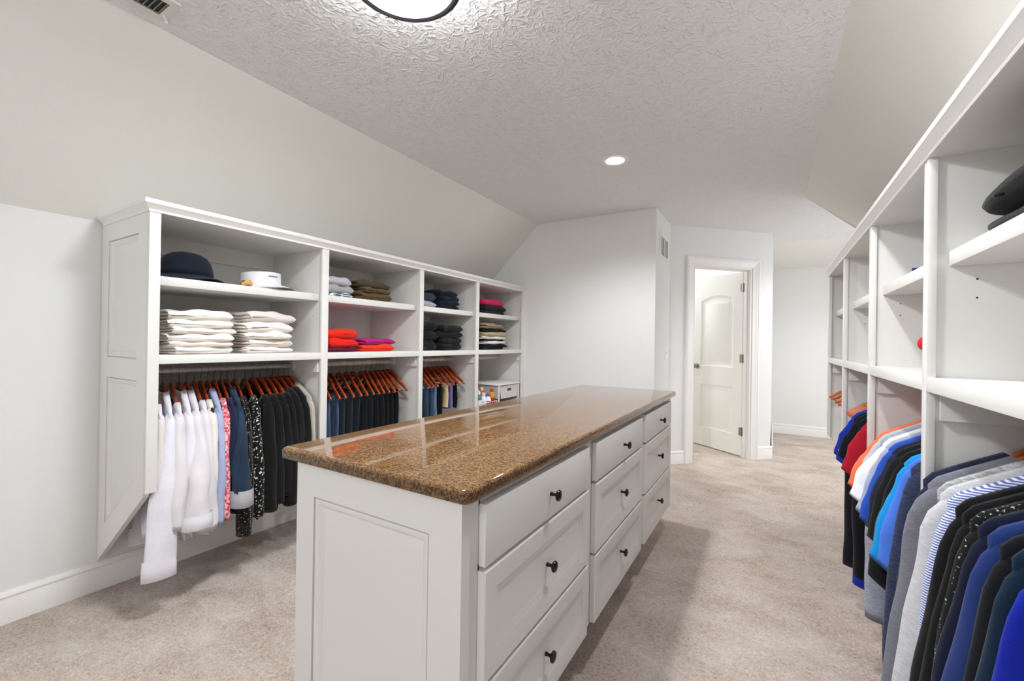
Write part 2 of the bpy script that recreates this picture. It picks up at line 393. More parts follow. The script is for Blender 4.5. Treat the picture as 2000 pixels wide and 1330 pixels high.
# baseboards
def baseboard(name, a, b, n, label, h=.135):
    a, b, n = Vector(a), Vector(b), Vector(n).normalized()
    prof = [(0, 0), (.014, 0), (.014, h-.035), (.0125, h-.032), (.0125, h-.024), (.015, h-.021), (.014, h-.014), (.008, h-.006), (.006, h), (0, h)]
    mb = MB().rings([[a+n*u+Vector((0, 0, z)) for u, z in prof], [b+n*u+Vector((0, 0, z)) for u, z in prof]])
    return struct(obj(name, mb, 'trim_paint', smooth=True), label, 'baseboard')
baseboard('baseboard_left', (WL, YF, 0), (WL, YB, 0), (1, 0, 0), 'tall white baseboard along the left knee wall')
baseboard('baseboard_right', (WR, YF, 0), (WR, YE, 0), (-1, 0, 0), 'white baseboard along the right knee wall')
baseboard('baseboard_back', (WL, YB, 0), (-.886, YB, 0), (0, -1, 0), 'white baseboard along the wall beyond the island')
baseboard('baseboard_return', (-.886, YB, 0), (-.886, 4.6, 0), (1, 0, 0), 'white baseboard under the air return grille')
baseboard('baseboard_door_left', dw(0, 0, 0), dw(.162, 0, 0), DN, 'short white baseboard left of the door casing')
baseboard('baseboard_door_right', dw(1.068, 0, 0), dw(LW+.015, 0, 0), DN, 'short white baseboard right of the door casing')
baseboard('baseboard_hall', (.022, 5.48, 0), (.022, 7.12, 0), (1, 0, 0), 'white baseboard of the hall side wall')
baseboard('baseboard_far', (.02, 7.12, 0), (2.3, 7.12, 0), (0, -1, 0), 'white baseboard of the far hall wall')
# door casing and jamb
t = thing('door_frame', 'white moulded door casing and jamb in the angled wall', 'door frame', dw(.61, 0, 0)); t['kind'] = 'structure'
def casing(mb, pts):   # pts: path corners in (s,z); profile swept, mitred
    cw = .088
    prof = [(0, .0), (0, .008), (.006, .011), (.012, .011), (.018, .013), (.050, .014), (.056, .017), (.066, .017), (.070, .021), (.082, .021), (.088, .018), (.088, 0)]
    rs = []
    for (s, z, ds, dz) in pts: rs.append([dw(s+ds*u, w_, z+dz*u) for u, w_ in prof])
    mb.rings(rs)
for nm, pp in (('casing_side', [(S0, 0, -1, 0), (S0, ZO, -1, 1)]), ('casing_head', [(S0, ZO, -1, 1), (S1, ZO, 1, 1)]), ('casing_side', [(S1, ZO, 1, 1), (S1, 0, 1, 0)])):
    mb = MB(); casing(mb, pp); obj(nm, mb, 'trim_paint', t, smooth=True)
mb = MB(); dwbox(mb, S0, S0+.018, -.112, .001, 0, ZO-.018); obj('jamb', mb, 'trim_paint', t)
mb = MB(); dwbox(mb, S1-.018, S1, -.112, .001, 0, ZO-.018); obj('jamb', mb, 'trim_paint', t)
mb = MB(); dwbox(mb, S0, S1, -.112, .001, ZO-.018, ZO); obj('jamb_head', mb, 'trim_paint', t)
for s0, s1, z0, z1 in ((S0+.018, S0+.030, 0, ZO-.018), (S1-.030, S1-.018, 0, ZO-.018), (S0+.03, S1-.03, ZO-.03, ZO-.018)):
    mb = MB(); dwbox(mb, s0, s1, -.072, -.04, z0, z1); obj('door_stop', mb, 'trim_paint', t)
# door leaf, open into the side room
hp = Vector(dw(S1-.022, -.105, 0)); hp.z = 0
lv = (Vector((-.823, 5.806, 0)) - Vector((-.262, 5.38, 0))).normalized()
ln = Vector((-lv.y, lv.x, 0))
if ln.y > 0: ln = -ln          # leaf face normal towards the room
LWd, LH, LT = .70, 2.02, .035
leaf = thing('door_1', 'white two panel arch top door standing open', 'door', (hp.x, hp.y, .012)); leaf['kind'] = 'structure'
def lf(u, z, d): p = hp+lv*u-ln*d; return (p.x, p.y, z+.012)
mb = MB(); zmid = .85
molded(mb, [(0, 0), (LWd, 0), (LWd, zmid), (0, zmid)], [(.12, .22), (LWd-.12, .22), (LWd-.12, .74), (.12, .74)], RAISE+[(.05, .012), (.07, .006)], lf, LT)
# upper panel with arched top
arch = [(.12, .96), (LWd-.12, .96), (LWd-.12, 1.74)] + [(LWd-.12-(LWd-.24)*k/10, 1.74+.05*math.sin(PI*k/10)) for k in range(1, 10)] + [(.12, 1.74)]
outer = [(0, zmid), (LWd, zmid), (LWd, LH-.06)] + [(LWd-LWd*k/10, LH) for k in range(1, 10)] + [(0, LH-.06)]
outer[2] = (LWd, LH); outer[-1] = (0, LH)
rs = [[lf(*p, LT) for p in outer], [lf(*p, 0) for p in outer]] + [[lf(*p, d) for p in (inset(arch, i) if i else arch)] for i, d in RAISE+[(.05, .012), (.07, .006)]]
mb.rings(rs); obj('door_panel', mb, 'door_paint', leaf, smooth=True)
kc = Vector(lf(LWd-.065, .95, 0))
kb = MB(); rs = []
def axis_lathe(mb, c, ax, prof, n=20):
    ax = Vector(ax).normalized(); a = ax.cross(Vector((0, 0, 1))); a = a.normalized() if a.length > .1 else Vector((1, 0, 0)); b_ = ax.cross(a)
    mb.rings([[Vector(c)+ax*h+(a*math.cos(2*PI*k/n)+b_*math.sin(2*PI*k/n))*r for k in range(n)] for r, h in prof])
axis_lathe(kb, kc, ln, [(.032, 0), (.032, .006), (.014, .010), (.012, .03), (.024, .04), (.030, .052), (.027, .066), (.012, .073)])
obj('door_knob', kb, 'nickel', leaf, smooth=True)
for hz in (.22, 1.02, 1.80):
    hb = MB(); hb.prism([lf(-.012, hz, -.002), lf(.03, hz, -.002), lf(.03, hz, .003), lf(-.012, hz, .003)], (0, 0, .09))
    hb.tube([lf(-.008, hz-.003, -.006), lf(-.008, hz+.093, -.006)], .007)
    hb.prism([lf(-.05, hz, -.004), lf(-.012, hz, -.004), lf(-.012, hz, .0), lf(-.05, hz, .0)], (0, 0, .09))
    obj('hinge', hb, 'nickel', leaf)

# ---------------------------------------------------------------- ceiling light, downlight, vents, switch
def flush_light(c, label):
    t = thing('ceiling_light', label, 'ceiling light', (c[0], c[1], 2.325), group=None)
    x, y = c
    obj('canopy', MB().lathe([(.12, 2.4395), (.12, 2.425), (.11, 2.42)], (x, y, 0), 32), 'plastic_white', t, smooth=True)
    obj('glass_side', MB().lathe([(.150, 2.4195), (.156, 2.40), (.156, 2.345), (.153, 2.341)], (x, y, 0), 48, cap0=False, cap1=False), 'lamp_glass_side', t, smooth=True)
    obj('diffuser', MB().lathe([(.153, 2.341), (.150, 2.338), (.10, 2.330), (.04, 2.326), (.005, 2.325)], (x, y, 0), 48, cap0=False), 'lamp_diffuser', t, smooth=True)
    ring = MB(); P = [(.158, 2.336), (.166, 2.333), (.180, 2.338), (.183, 2.352), (.178, 2.362), (.166, 2.360), (.158, 2.350)]
    n = 64; rr = [[(x+r*math.cos(2*PI*k/n), y+r*math.sin(2*PI*k/n), z) for r, z in P] for k in range(n+1)]
    ring.rings(rr, False, False); obj('metal_ring', ring, 'dark_bronze', t, smooth=True)
    for k in range(3):
        a = .55+2*PI*k/3
        px, py = x+.176*math.cos(a), y+.176*math.sin(a)
        obj('finial', MB().lathe([(.003, 2.322), (.0045, 2.326), (.0045, 2.330), (.0025, 2.333), (.0025, 2.345)], (px, py, 0), 10), 'chrome', t, smooth=True)
        obj('bracket', MB().tube([(x+.165*math.cos(a), y+.165*math.sin(a), 2.355), (x+.115*math.cos(a), y+.115*math.sin(a), 2.43)], .004), 'dark_bronze', t)
flush_light((-.985, .955), 'round flush ceiling light with a dark metal ring, cut by the frame top')
t = thing('pendant_light', 'white globe pendant light hanging behind the camera', 'pendant light', (-.54, -1.40, 1.93))
obj('globe', MB().lathe([(.13*math.sin(PI*k/16)+.001, 2.06-.13*math.cos(PI*k/16)) for k in range(17)], (-.54, -1.40, 0), 32), 'globe_glass', t, smooth=True)
obj('stem', MB().tube([(-.54, -1.40, 2.18), (-.54, -1.40, 2.43)], .008), 'dark_bronze', t)
obj('canopy', MB().lathe([(.06, 2.4395), (.06, 2.42), (.02, 2.41)], (-.54, -1.40, 0), 24), 'dark_bronze', t)
def downlight(x, y, power, label):
    t = thing('recessed_light', label, 'recessed light', (x, y, H-.006))
    n = 40; P = [(.060, H-.001), (.060, H-.005), (.082, H-.007), (.090, H-.001)]
    obj('trim_ring', MB().rings([[(x+r*math.cos(2*PI*k/n), y+r*math.sin(2*PI*k/n), z) for r, z in P] for k in range(n+1)], False, False), 'plastic_white', t, smooth=True)
    obj('lens', MB().lathe([(.060, H-.0005), (.060, H-.004), (.001, H-.005)], (x, y, 0), 32), 'downlight_lens', t)
    l = bpy.data.lights.new('downlight_beam', 'SPOT'); l.energy = power; l.spot_size = math.radians(150); l.spot_blend = .6; l.color = (.94, .97, 1); l.shadow_soft_size = .05
    o = bpy.data.objects.new('downlight_beam', l); COL.objects.link(o); o.location = (x, y, H-.02)
downlight(-.90, 2.79, DOWN_W*5, 'glowing recessed downlight in the ceiling above the island end')
downlight(-.02, 1.60, DOWN_W*3.3, 'added fill downlight above the right aisle, out of sight')  # added out of view to brighten the drawers, right slope and aisle floor
downlight(1.0, 5.3, DOWN_W*4, 'recessed downlight in the hall ceiling beyond the right shelving unit')
# ceiling vent register
t = thing('ceiling_vent', 'white louvered air vent at the top left ceiling edge', 'vent', (-1.93, .45, H-.012))
vx0, vx1, vy0, vy1 = -2.012, -1.862, .40, .715
fr = MB()
for b_ in ((vx0, vx1, vy0, vy0+.025), (vx0, vx1, vy1-.025, vy1), (vx0, vx0+.03, vy0+.025, vy1-.025), (vx1-.03, vx1, vy0+.025, vy1-.025)): fr.box(*b_, H-.008, H-.0005)
obj('frame', fr, 'vent_white', t); obj('duct', MB().box(vx0+.03, vx1-.03, vy0+.025, vy1-.025, H-.002, H-.0005), 'duct_dark', t)
for k in range(17):
    y = vy0+.033+k*.0155
    obj('louver', MB().prism([(vx0+.03, y, H-.010), (vx1-.03, y, H-.010), (vx1-.03, y+.002, H-.010), (vx0+.03, y+.002, H-.010)], (0, .007, .008)), 'vent_grey', t)
obj('lever', MB().tube([((vx0+vx1)/2-.03, vy1-.02, H-.008), ((vx0+vx1)/2-.045, vy1-.002, H-.02)], .0022).lathe([(.001, -.006), (.006, -.002), (.005, .004), (.001, .007)], ((vx0+vx1)/2-.045, vy1-.002, H-.022), 10), 'plastic_white', t)
# wall return grille
t = thing('wall_vent', 'small white return air grille high on the narrow side wall', 'vent', (-.884, 4.27, 2.03))
gy0, gy1, gz0, gz1 = 4.085, 4.45, 2.03, 2.26
fr = MB()
for b_ in ((gy0, gy1, gz0, gz0+.03), (gy0, gy1, gz1-.03, gz1), (gy0, gy0+.03, gz0+.03, gz1-.03), (gy1-.03, gy1, gz0+.03, gz1-.03), ((gy0+gy1)/2-.01, (gy0+gy1)/2+.01, gz0+.03, gz1-.03)): fr.box(-.8855, -.878, *b_)
obj('frame', fr, 'trim_paint', t)
for k in range(12):
    z = gz0+.034+k*.0135
    for a_, b2 in ((gy0+.03, (gy0+gy1)/2-.01), ((gy0+gy1)/2+.01, gy1-.03)):
        obj('louver', MB().prism([(-.8855, a_, z+.008), (-.8855, b2, z+.008), (-.8855, b2, z+.011), (-.8855, a_, z+.011)], (.006, 0, -.007)), 'vent_louver', t)
t = thing('light_switch', 'white light switch plate on the narrow side wall', 'light switch', (-.8855, 4.42, 1.075))
obj('plate', MB().box(-.8855, -.881, 4.385, 4.455, 1.075, 1.19), 'plastic_white', t, bevel=.0015); obj('toggle', MB().box(-.881, -.872, 4.415, 4.425, 1.125, 1.145), 'plastic_white', t)

# ---------------------------------------------------------------- shelving units
ZT, ZM0, ZM1, ZS0, ZS1 = 1.747, 1.106, 1.1445, 1.447, 1.486
def shelving(name, label, XF, s, stiles, shelf_bays, rods, near_panel):
    t = thing(name, label, 'shelving unit', (XF, (stiles[0][0]+stiles[-1][1])/2, .14))
    D = .538 if s < 0 else .536
    X = lambda d: XF+s*d
    def bx(nm, d0, d1, y0, y1, z0, z1, mat='cabinet_paint', bevel=0, lab=None):
        a, b_ = sorted((X(d0), X(d1))); return box(nm, (a, b_, y0, y1, z0, z1), mat, t, bevel, lab)
    y0, y1 = stiles[0][0], stiles[-1][1]
    for i, (a, b_) in enumerate(stiles):     # face stiles
        bx('stile', 0, .02, a, b_, .564, ZT, bevel=.0015)
        if i == 0 and near_panel: ya, yb = a, a+.02
        elif i == len(stiles)-1: ya, yb = b_-.02, b_
        else: ya, yb = (a+b_)/2-.0095, (a+b_)/2+.0095
        if i == 0 and near_panel:
            mb = MB(); to3 = lambda u, v, d: (X(u), ya+d, v)
            d0, d1 = .020, D-.003
            zb = lambda d: .564 - (.564-.142)*(d-.02)/(D-.023) + 0
            molded(mb, [(.0205, 1.08), (d1, 1.08), (d1, ZT), (.0205, ZT)], [(.112, 1.125), (.452, 1.125), (.452, 1.668), (.112, 1.668)], MOLD, to3, .02)
            molded(mb, [(.0205, .548), (d1, .142), (d1, 1.08), (.0205, 1.08)], [(.110, .607), (.452, .338), (.452, 1.032), (.110, 1.032)], MOLD, to3, .02)
            obj('end_panel', mb, 'cabinet_paint', t, smooth=True)
        else:
            mb = MB().prism([(X(.02), ya, .548), (X(D), ya, .142), (X(D), ya, ZT), (X(.02), ya, ZT)], (0, yb-ya, 0))
            obj('divider', mb, 'cabinet_paint', t)
    bx('top_board', .0, D-.02, y0, y1, ZT, ZT+.02)
    cr = [(.0, ZT), (-.004, ZT), (-.004, ZT+.010), (-.010, ZT+.016), (-.018, ZT+.026), (-.024, ZT+.031), (-.024, ZT+.046), (-.020, ZT+.050), (.06, ZT+.050), (.06, ZT+.021), (0, ZT+.021)]
    mb = MB().rings([[(X(d), y0+(d if near_panel else 0)-0*z, z) for d, z in cr], [(X(d), y1-(d if True else 0), z) for d, z in cr]])
    obj('crown_molding', mb, 'trim_paint', t, smooth=True)
    if near_panel:
        mb = MB().rings([[(X(d), y0+d, z) for d, z in cr], [(X(D-.02), y0+d, z) for d, z in cr]])
        obj('crown_molding', mb, 'trim_paint', t, smooth=True)
    mb = MB().rings([[(X(d), y1-d, z) for d, z in cr], [(X(D-.02), y1-d, z) for d, z in cr]])
    obj('crown_molding', mb, 'trim_paint', t, smooth=True)
    bays = [(stiles[i][1], stiles[i+1][0]) for i in range(len(stiles)-1)]
    for i, (a, b_) in enumerate(bays):
        pa = (stiles[i][0]+stiles[i][1])/2+.0095 if (i > 0 or not near_panel) else stiles[0][0]+.02
        pb = (stiles[i+1][0]+stiles[i+1][1])/2-.0095 if i < len(bays)-1 else stiles[-1][1]-.02
        bx('mid_rail', 0, .02, a, b_, ZM0, ZM1, bevel=.001)
        bx('fixed_shelf', .02, D-.002, pa, pb, ZM1-.02, ZM1)
        bx('nailer', D-.022, D-.002, pa, pb, ZT-.095, ZT-.001)
        if shelf_bays[i]:
            bx('adjustable_shelf', .043, D-.004, pa+.003, pb-.003, ZS0, ZS1, bevel=.001)
        bx('nailer', D-.022, D-.002, pa, pb, ZM1-.12, ZM1-.02)
        for yy, sg in ((pa, 1), (pb, -1)):
            y_a, y_b = sorted((yy, yy+sg*.019)); bx('rod_cleat', .028, D-.022, y_a, y_b, 1.030, ZM1-.021)
            for d in (.100, D-.085):
                for z in ((1.36, 1.41, 1.515, 1.566) if s < 0 else (1.36, 1.41, 1.515)):
                    c = (X(d), yy+sg*.0003, z)
                    obj('pin_hole', MB().lathe([(.0026, -.0002), (.0026, .0003)], c, 8, 'y'), 'hole_dark', t)
        xr, zr, rr = rods
        obj('closet_rod', MB().tube([(xr, pa+.019, zr), (xr, pb-.019, zr)], rr, 16), 'rod_metal' if (s < 0 and i == 0) else 'rod_wood', t, smooth=True)
        for yy, sg in ((pa+.019, 1), (pb-.019, -1)):
            obj('rod_socket', MB().lathe([(rr+.009, 0), (rr+.009, sg*.006), (rr+.001, sg*.008)], (xr, yy, zr), 16, 'y'), 'trim_paint', t, smooth=True)
    return t
XL, XR = -2.225, .367
RLX, RRX, RZ, RR = -2.490, .600, 1.058, .0165
LST = [(.755, .795), (1.565, 1.6075), (2.374, 2.415), (3.087, 3.13), (3.908, 3.948)]
RST = [(.06, .10), (.825, .865), (1.599, 1.638), (2.384, 2.428), (3.172, 3.217), (3.94, 3.98)]
shelving('shelving_unit', 'white built-in open shelving unit with hanging rods along the left wall', XL, -1, LST, [1]*4, (RLX, RZ, RR), True)
shelving('shelving_unit', 'white built-in open shelving unit with hanging rods along the right wall', XR, 1, RST, [1]*5, (RRX, RZ, RR), False)

# ---------------------------------------------------------------- island
IX0, IX1, IY0, IY1, ITOP, IBOT = -1.143, -.5595, .735, 2.965, .881, .195
isl = thing('island_cabinet', 'white island of nine drawers with a panelled end', 'island', ((IX0+IX1)/2, (IY0+IY1)/2, 0))
box('carcass', (IX0+.02, IX1-.005, IY0+.02, IY1, IBOT, ITOP), 'cabinet_paint', isl)
mb = MB(); to3 = lambda u, v, d: (u, IY0+d, v)
molded(mb, [(IX0, 0), (IX1, 0), (IX1, ITOP), (IX0, ITOP)], [(IX0+.075, .17), (IX1-.092, .17), (IX1-.092, .792), (IX0+.075, .792)], MOLD, to3, .02)
obj('end_panel', mb, 'cabinet_paint', isl, smooth=True)
box('toe_kick', (IX0+.1, IX1-.13, IY0+.021, IY1-.05, 0, IBOT), 'cabinet_paint', isl)
DY = [(.7957, 1.4381), (1.5102, 2.171), (2.2368, 2.8838)]
DZ = [(.7185, .8605), (.4555, .7085), (.202, .4455)]
ff = MB()
for a, b_ in ((IY0+.02, DY[0][0]+.005), (DY[0][1]-.005, DY[1][0]+.005), (DY[1][1]-.005, DY[2][0]+.005), (DY[2][1]-.005, IY1)): ff.box(IX1-.02, IX1, a, b_, IBOT, ITOP)
for a, b_ in DY:
    for z0, z1 in ((DZ[0][1]-.005, ITOP), (DZ[1][1]-.004, DZ[0][0]+.004), (DZ[2][1]-.004, DZ[1][0]+.004), (IBOT, DZ[2][0]+.02)): ff.box(IX1-.02, IX1, a, b_, z0, z1)
obj('face_frame', ff, 'cabinet_paint', isl)
box('side_panel', (IX0, IX0+.02, IY0+.02, IY1, IBOT-.15, ITOP), 'cabinet_paint', isl)
knob_prof = [(.006, .0), (.006, .004), (.0045, .009), (.0045, .014), (.009, .019), (.0155, .022), (.0165, .025), (.0145, .029), (.006, .032), (.001, .0325)]
k0 = None
for a, b_ in DY:
    for r, (z0, z1) in enumerate(DZ):
        to3 = lambda u, v, d: (IX1+.021-d, u, v)
        mb = MB()
        if r == 0: mb.box(IX1+.001, IX1+.021, a, b_, z0, z1); dr = obj('drawer', mb, 'cabinet_paint', isl, bevel=.003, smooth=True)
        else:
            e = .003
            o_ = [(a, z0), (b_, z0), (b_, z1), (a, z1)]
            rs = [[to3(*p, .02) for p in o_], [to3(*p, e) for p in o_], [to3(*p, 0) for p in inset(o_, e)]]
            hole = inset(o_, .052)
            rs += [[to3(*p, d) for p in (inset(hole, i) if i else hole)] for i, d in [(0, 0), (.005, .0035), (.009, .004), (.020, .009), (.024, .0095)]]
            mb.rings(rs); dr = obj('drawer', mb, 'cabinet_paint', isl, smooth=True)
        kb = MB(); yc, zc = (a+b_)/2+.01, (z0+z1)/2+(0 if r else -.002)
        axis_lathe(kb, (IX1+.021-(0 if r == 0 else .0095), yc, zc), (1, 0, 0), knob_prof, 20)
        obj('knob', kb, 'black_iron', dr, smooth=True)
# countertop: rounded corners, eased edge
cx0, cx1, cy0, cy1, cz0, cz1, rc = -1.200, -.530, .714, 2.999, .8825, .9145, .022
def rrect(x0, x1, y0, y1, r, z, n=6):
    out = []
    for cx, cy, a0 in ((x1-r, y1-r, 0), (x0+r, y1-r, 90), (x0+r, y0+r, 180), (x1-r, y0+r, 270)):
        for k in range(n+1):
            a = math.radians(a0+90*k/n); out.append((cx+r*math.cos(a), cy+r*math.sin(a), z))
    return out
rs = []; e = .010
for ins, z in [(.006, cz0), (.002, cz0+.002), (0, cz0+.006), (0, cz1-e)] + [(e-e*math.cos(PI/2*k/5), cz1-e+e*math.sin(PI/2*k/5)) for k in range(1, 6)]:
    rs.append(rrect(cx0+ins, cx1-ins, cy0+ins, cy1-ins, rc-ins*.6, z))
tag(obj('countertop', MB().rings(rs), 'granite', smooth=True), 'polished brown speckled granite slab on top of the white island', 'countertop')

# ---------------------------------------------------------------- hangers
ZN, ZTIP = .985, .860
def make_hanger(mat, hw, bar):
    t = thing('clothes_hanger', 'x', 'hanger', (0, 0, .84))
    pts = [(0, .982), (.022, .981), (.045, .970), (.08, .948), (.12, .921), (.16, .895), (.20, .870), (.222, .856)]
    hh = [.019, .019, .018, .017, .015, .013, .011, .006]
    path = [(-x*hw/.222, z, h_) for (x, z), h_ in zip(pts[::-1], hh[::-1])][:-1] + [(x*hw/.222, z, h_) for (x, z), h_ in zip(pts, hh)]
    rs = []
    for x, z, h_ in path:
        sl = abs(x)/hw; th = .0065
        nx = .35*(1 if x > 0 else -1 if x < 0 else 0)
        rs.append([(x+nx*math.sin(a)*h_, .003*sl*sl+th*math.cos(a), z+math.sin(a)*h_) for a in [2*PI*k/10 for k in range(10)]])
    obj('shoulder_bar', MB().rings(rs), mat, t, smooth='all')
    hk = [(0, .998), (0, 1.03), (.008, 1.040), (.0185, 1.050)]
    a0 = math.radians(-20)
    hk = [(0, .998), (0, 1.030)] + [(.0205*math.cos(a), RZ+.0205*math.sin(a)) for a in [math.radians(d) for d in range(-60, 196, 16)]]
    obj('hook', MB().tube([(x, 0, z) for x, z in hk], .0016, 6), 'chrome', t, smooth='all')
    if bar: obj('trouser_bar', MB().tube([(-hw+.015, .006, .852), (hw-.015, .006, .852)], .0045, 8), 'nickel', t, smooth='all')
    return t
used = {}
protos = {}
def hanger(x, y, rot, label, mat='cherry_wood', hw=.222, bar=False, group=None):
    k = (mat, hw, bar)
    if k not in protos:
        o = make_hanger(*k); protos[k] = o
    else: o = dup_tree(protos[k], (0, 0, .84))
    o.location = (x, y, .84); o.rotation_euler = (0, 0, rot); o['label'] = label
    if 'group' in o: del o['group']
    if group: o['group'] = group
    return o

# ---------------------------------------------------------------- garments
def sm(t): t = max(0, min(1, t)); return t*t*(3-2*t)
def body_mesh(hw, zn, zsh, hem, th, seed, hwb=None, hwh=None, neck=.075, ndrop=.07):
    rnd = random.Random(seed); hwb = hwb or hw*.93; hwh = hwh or hw*1.0
    n, m_ = 32, 22; ph = [rnd.uniform(0, 6.3) for _ in range(6)]; rs = []
    for j in range(m_+1):
        v = j/m_; W = hw + (hwb-hw)*sm(v*4) if v < .25 else hwb+(hwh-hwb)*sm((v-.25)/.75)
        ring = []
        for i in range(n):
            a = 2*PI*i/n; s = math.cos(a); q = math.sin(a)
            q = math.copysign(abs(q)**.75, q)
            x = s*W
            ax = abs(x)
            ln_ = lambda q_: zsh+(zn-zsh)*max(0, 1-max(0, q_-.03)/(hw-.03))**.95
            zt = ln_(ax) if ax >= neck else ln_(neck)-ndrop*(1-(ax/neck)**4)
            zt -= .010*sm((ax-(hw-.02))/.02)
            z = zt*(1-v)+(hem+.012*math.sin(3*s+ph[0])*v)*v if v else zt
            t_ = .0125+(th-.0125)*sm(v*3.5)
            A = .012*sm(v*2)
            fold = A*(math.sin(5.5*s+ph[1]+1.5*v)+.6*math.sin(9*s+ph[2]-v))+.010*math.sin(2.2*v*3+ph[3])*v
            y = q*t_*(1+.15*math.sin(7*s+ph[4])*v)+fold
            ring.append((x+.006*math.sin(8*v+ph[5])*v, y, z))
        rs.append(ring)
    mb = MB(); mb.rings(rs, False, False)
    for i in range(1, n//2): pass
    # close the shoulder seam
    for i in range(n//2):
        a, b_, c, d = i, i+1, (n-i-1) % n, (n-i) % n
        if len({a, b_, c, d}) == 4: mb.f.append((a, b_, c, d))
        else: mb.f.append(tuple(dict.fromkeys((a, b_, c, d))))
    # turned-in hem
    o = m_*n; hemr = [(x*.985, y*.8, z+.012) for x, y, z in rs[-1]]
    k0_ = len(mb.v); mb.v += hemr
    for i in range(n): mb.f.append((o+i, o+(i+1) % n, k0_+(i+1) % n, k0_+i))
    return mb
def sleeve_mesh(x0, z0, x1, z1, r0, r1, ry0, ry1, tilt0, tilt1, seed, wr=1.0, bend=.0, y1=0.0):
    rnd = random.Random(seed); n, m_ = 20, 20; ph = [rnd.uniform(0, 6.3) for _ in range(5)]; rs = []
    sg = 1 if x0 > 0 else -1
    for j in range(m_+1):
        v = j/m_; cx = x0+(x1-x0)*v+bend*math.sin(PI*v)*sg; cz = z0+(z1-z0)*v; cy = y1*v + .008*math.sin(3*v+ph[0])*v
        rx = r0+(r1-r0)*v; ry = ry0+(ry1-ry0)*sm(v*1.6); tl = tilt0+(tilt1-tilt0)*sm(v*1.5)
        env = sm(v*5)
        ring = []
        for i in range(n):
            a = 2*PI*i/n
            wv = 1+wr*env*(.07*math.sin(2*a+6*v+ph[1])+.05*math.sin(3*a-11*v+ph[2])+.035*math.sin(19*v+ph[3]+2*a))
            q = math.sqrt(1-(1-min(1, v/.11+.03))**2)
            dx = math.cos(a)*rx*wv*q; dy = math.sin(a)*ry*wv*q
            ring.append((cx+dx, cy+dy, cz+tl*dx*sg))
        rs.append(ring)
    mb = MB(); mb.rings(rs, True, False)
    inn = [(x*.0+rs[-1][i][0]*.9+.1*sum(p[0] for p in rs[-1])/n, rs[-1][i][1]*.9+.1*sum(p[1] for p in rs[-1])/n, rs[-1][i][2]+.01) for i, x in enumerate([0]*n)]
    k0_ = len(mb.v); o = m_*n; mb.v += inn
    for i in range(n): mb.f.append((o+i, o+(i+1) % n, k0_+(i+1) % n, k0_+i))
    return mb, rs[-1]
def band(ring, up, dn, scale, tilt=0):
    n = len(ring); c = Vector([sum(p[k] for p in ring)/n for k in range(3)]); rs = []
    for dz, s_ in ((up, scale*1.0), (up*.6, scale*1.04), (-dn*.8, scale*1.05), (-dn, scale), (-dn+.006, scale*.88)):
        rs.append([(c.x+(p[0]-c.x)*s_, c.y+(p[1]-c.y)*s_, p[2]+dz) for p in ring])
    mb = MB(); mb.rings(rs, False, False); return mb
def shift(mb, org, rot=0):
    mb.v = [(x+org.x, y+org.y, z) for x, y, z in mb.v]; return mb
def garment(name, label, cat, X, Y, rot, mat, hem=.30, th=.020, hw=.238, zsh=.882, zn=.999, neck=.075, ndrop=.07, seed=1, sleeve=None, collar=None, cuff=None, smat=None, group=None, front=1, hwb=None, hwh=None, stripe=None, placket=None):
    """front=+1 : aisle on the +X side"""
    t = thing(name, label, cat, (X, Y, hem), rot, group); org = Vector((X, Y, 0))
    obj('body', shift(body_mesh(hw, zn, zsh, hem, th, seed, hwb, hwh, neck, ndrop), org), mat, t, smooth='all')
    if sleeve:
        for sg in (1, -1):
            k = dict(L=.55, out=.03, r0=.045, r1=.036, ry0=.018, ry1=.03, t0=-.3, t1=0, bend=.008, wr=1.0, y1=0.0)
            k.update(sleeve)
            if sg != front: k['out'] = min(k['out'], .0); k['bend'] = 0   # the wall side hangs straight
            x0 = sg*(hw-.036); 
            mb, last = sleeve_mesh(x0, zsh+.008, x0+sg*k['out'], zsh-.006-k['L'], k['r0'], k['r1'], k['ry0'], k['ry1'], k['t0'], k['t1'], seed*7+sg, k['wr'], k['bend'], k['y1'])
            so = obj('sleeve', shift(mb, org), smat or mat, t, smooth='all')
            if cuff: obj('cuff', shift(band(last, cuff.get('up', .05), cuff.get('dn', .004), cuff.get('s', 1.0)), org), cuff['mat'], so, smooth='all', label=cuff.get('label'))
    if collar:
        rs = []; n = 18; cw = .064
        for dz, sc_, in ((-.03, 1.25), (.012, 1.08), (.022, .98), (.014, .86), (-.02, .8)):
            rs.append([(math.cos(2*PI*k/n)*cw*sc_, math.sin(2*PI*k/n)*.024*sc_, zn-.040+dz-.02*abs(math.cos(2*PI*k/n))) for k in range(n)])
        mb = MB(); mb.rings(rs, False, False); obj('collar', shift(mb, org), collar, t, smooth='all')
    return t
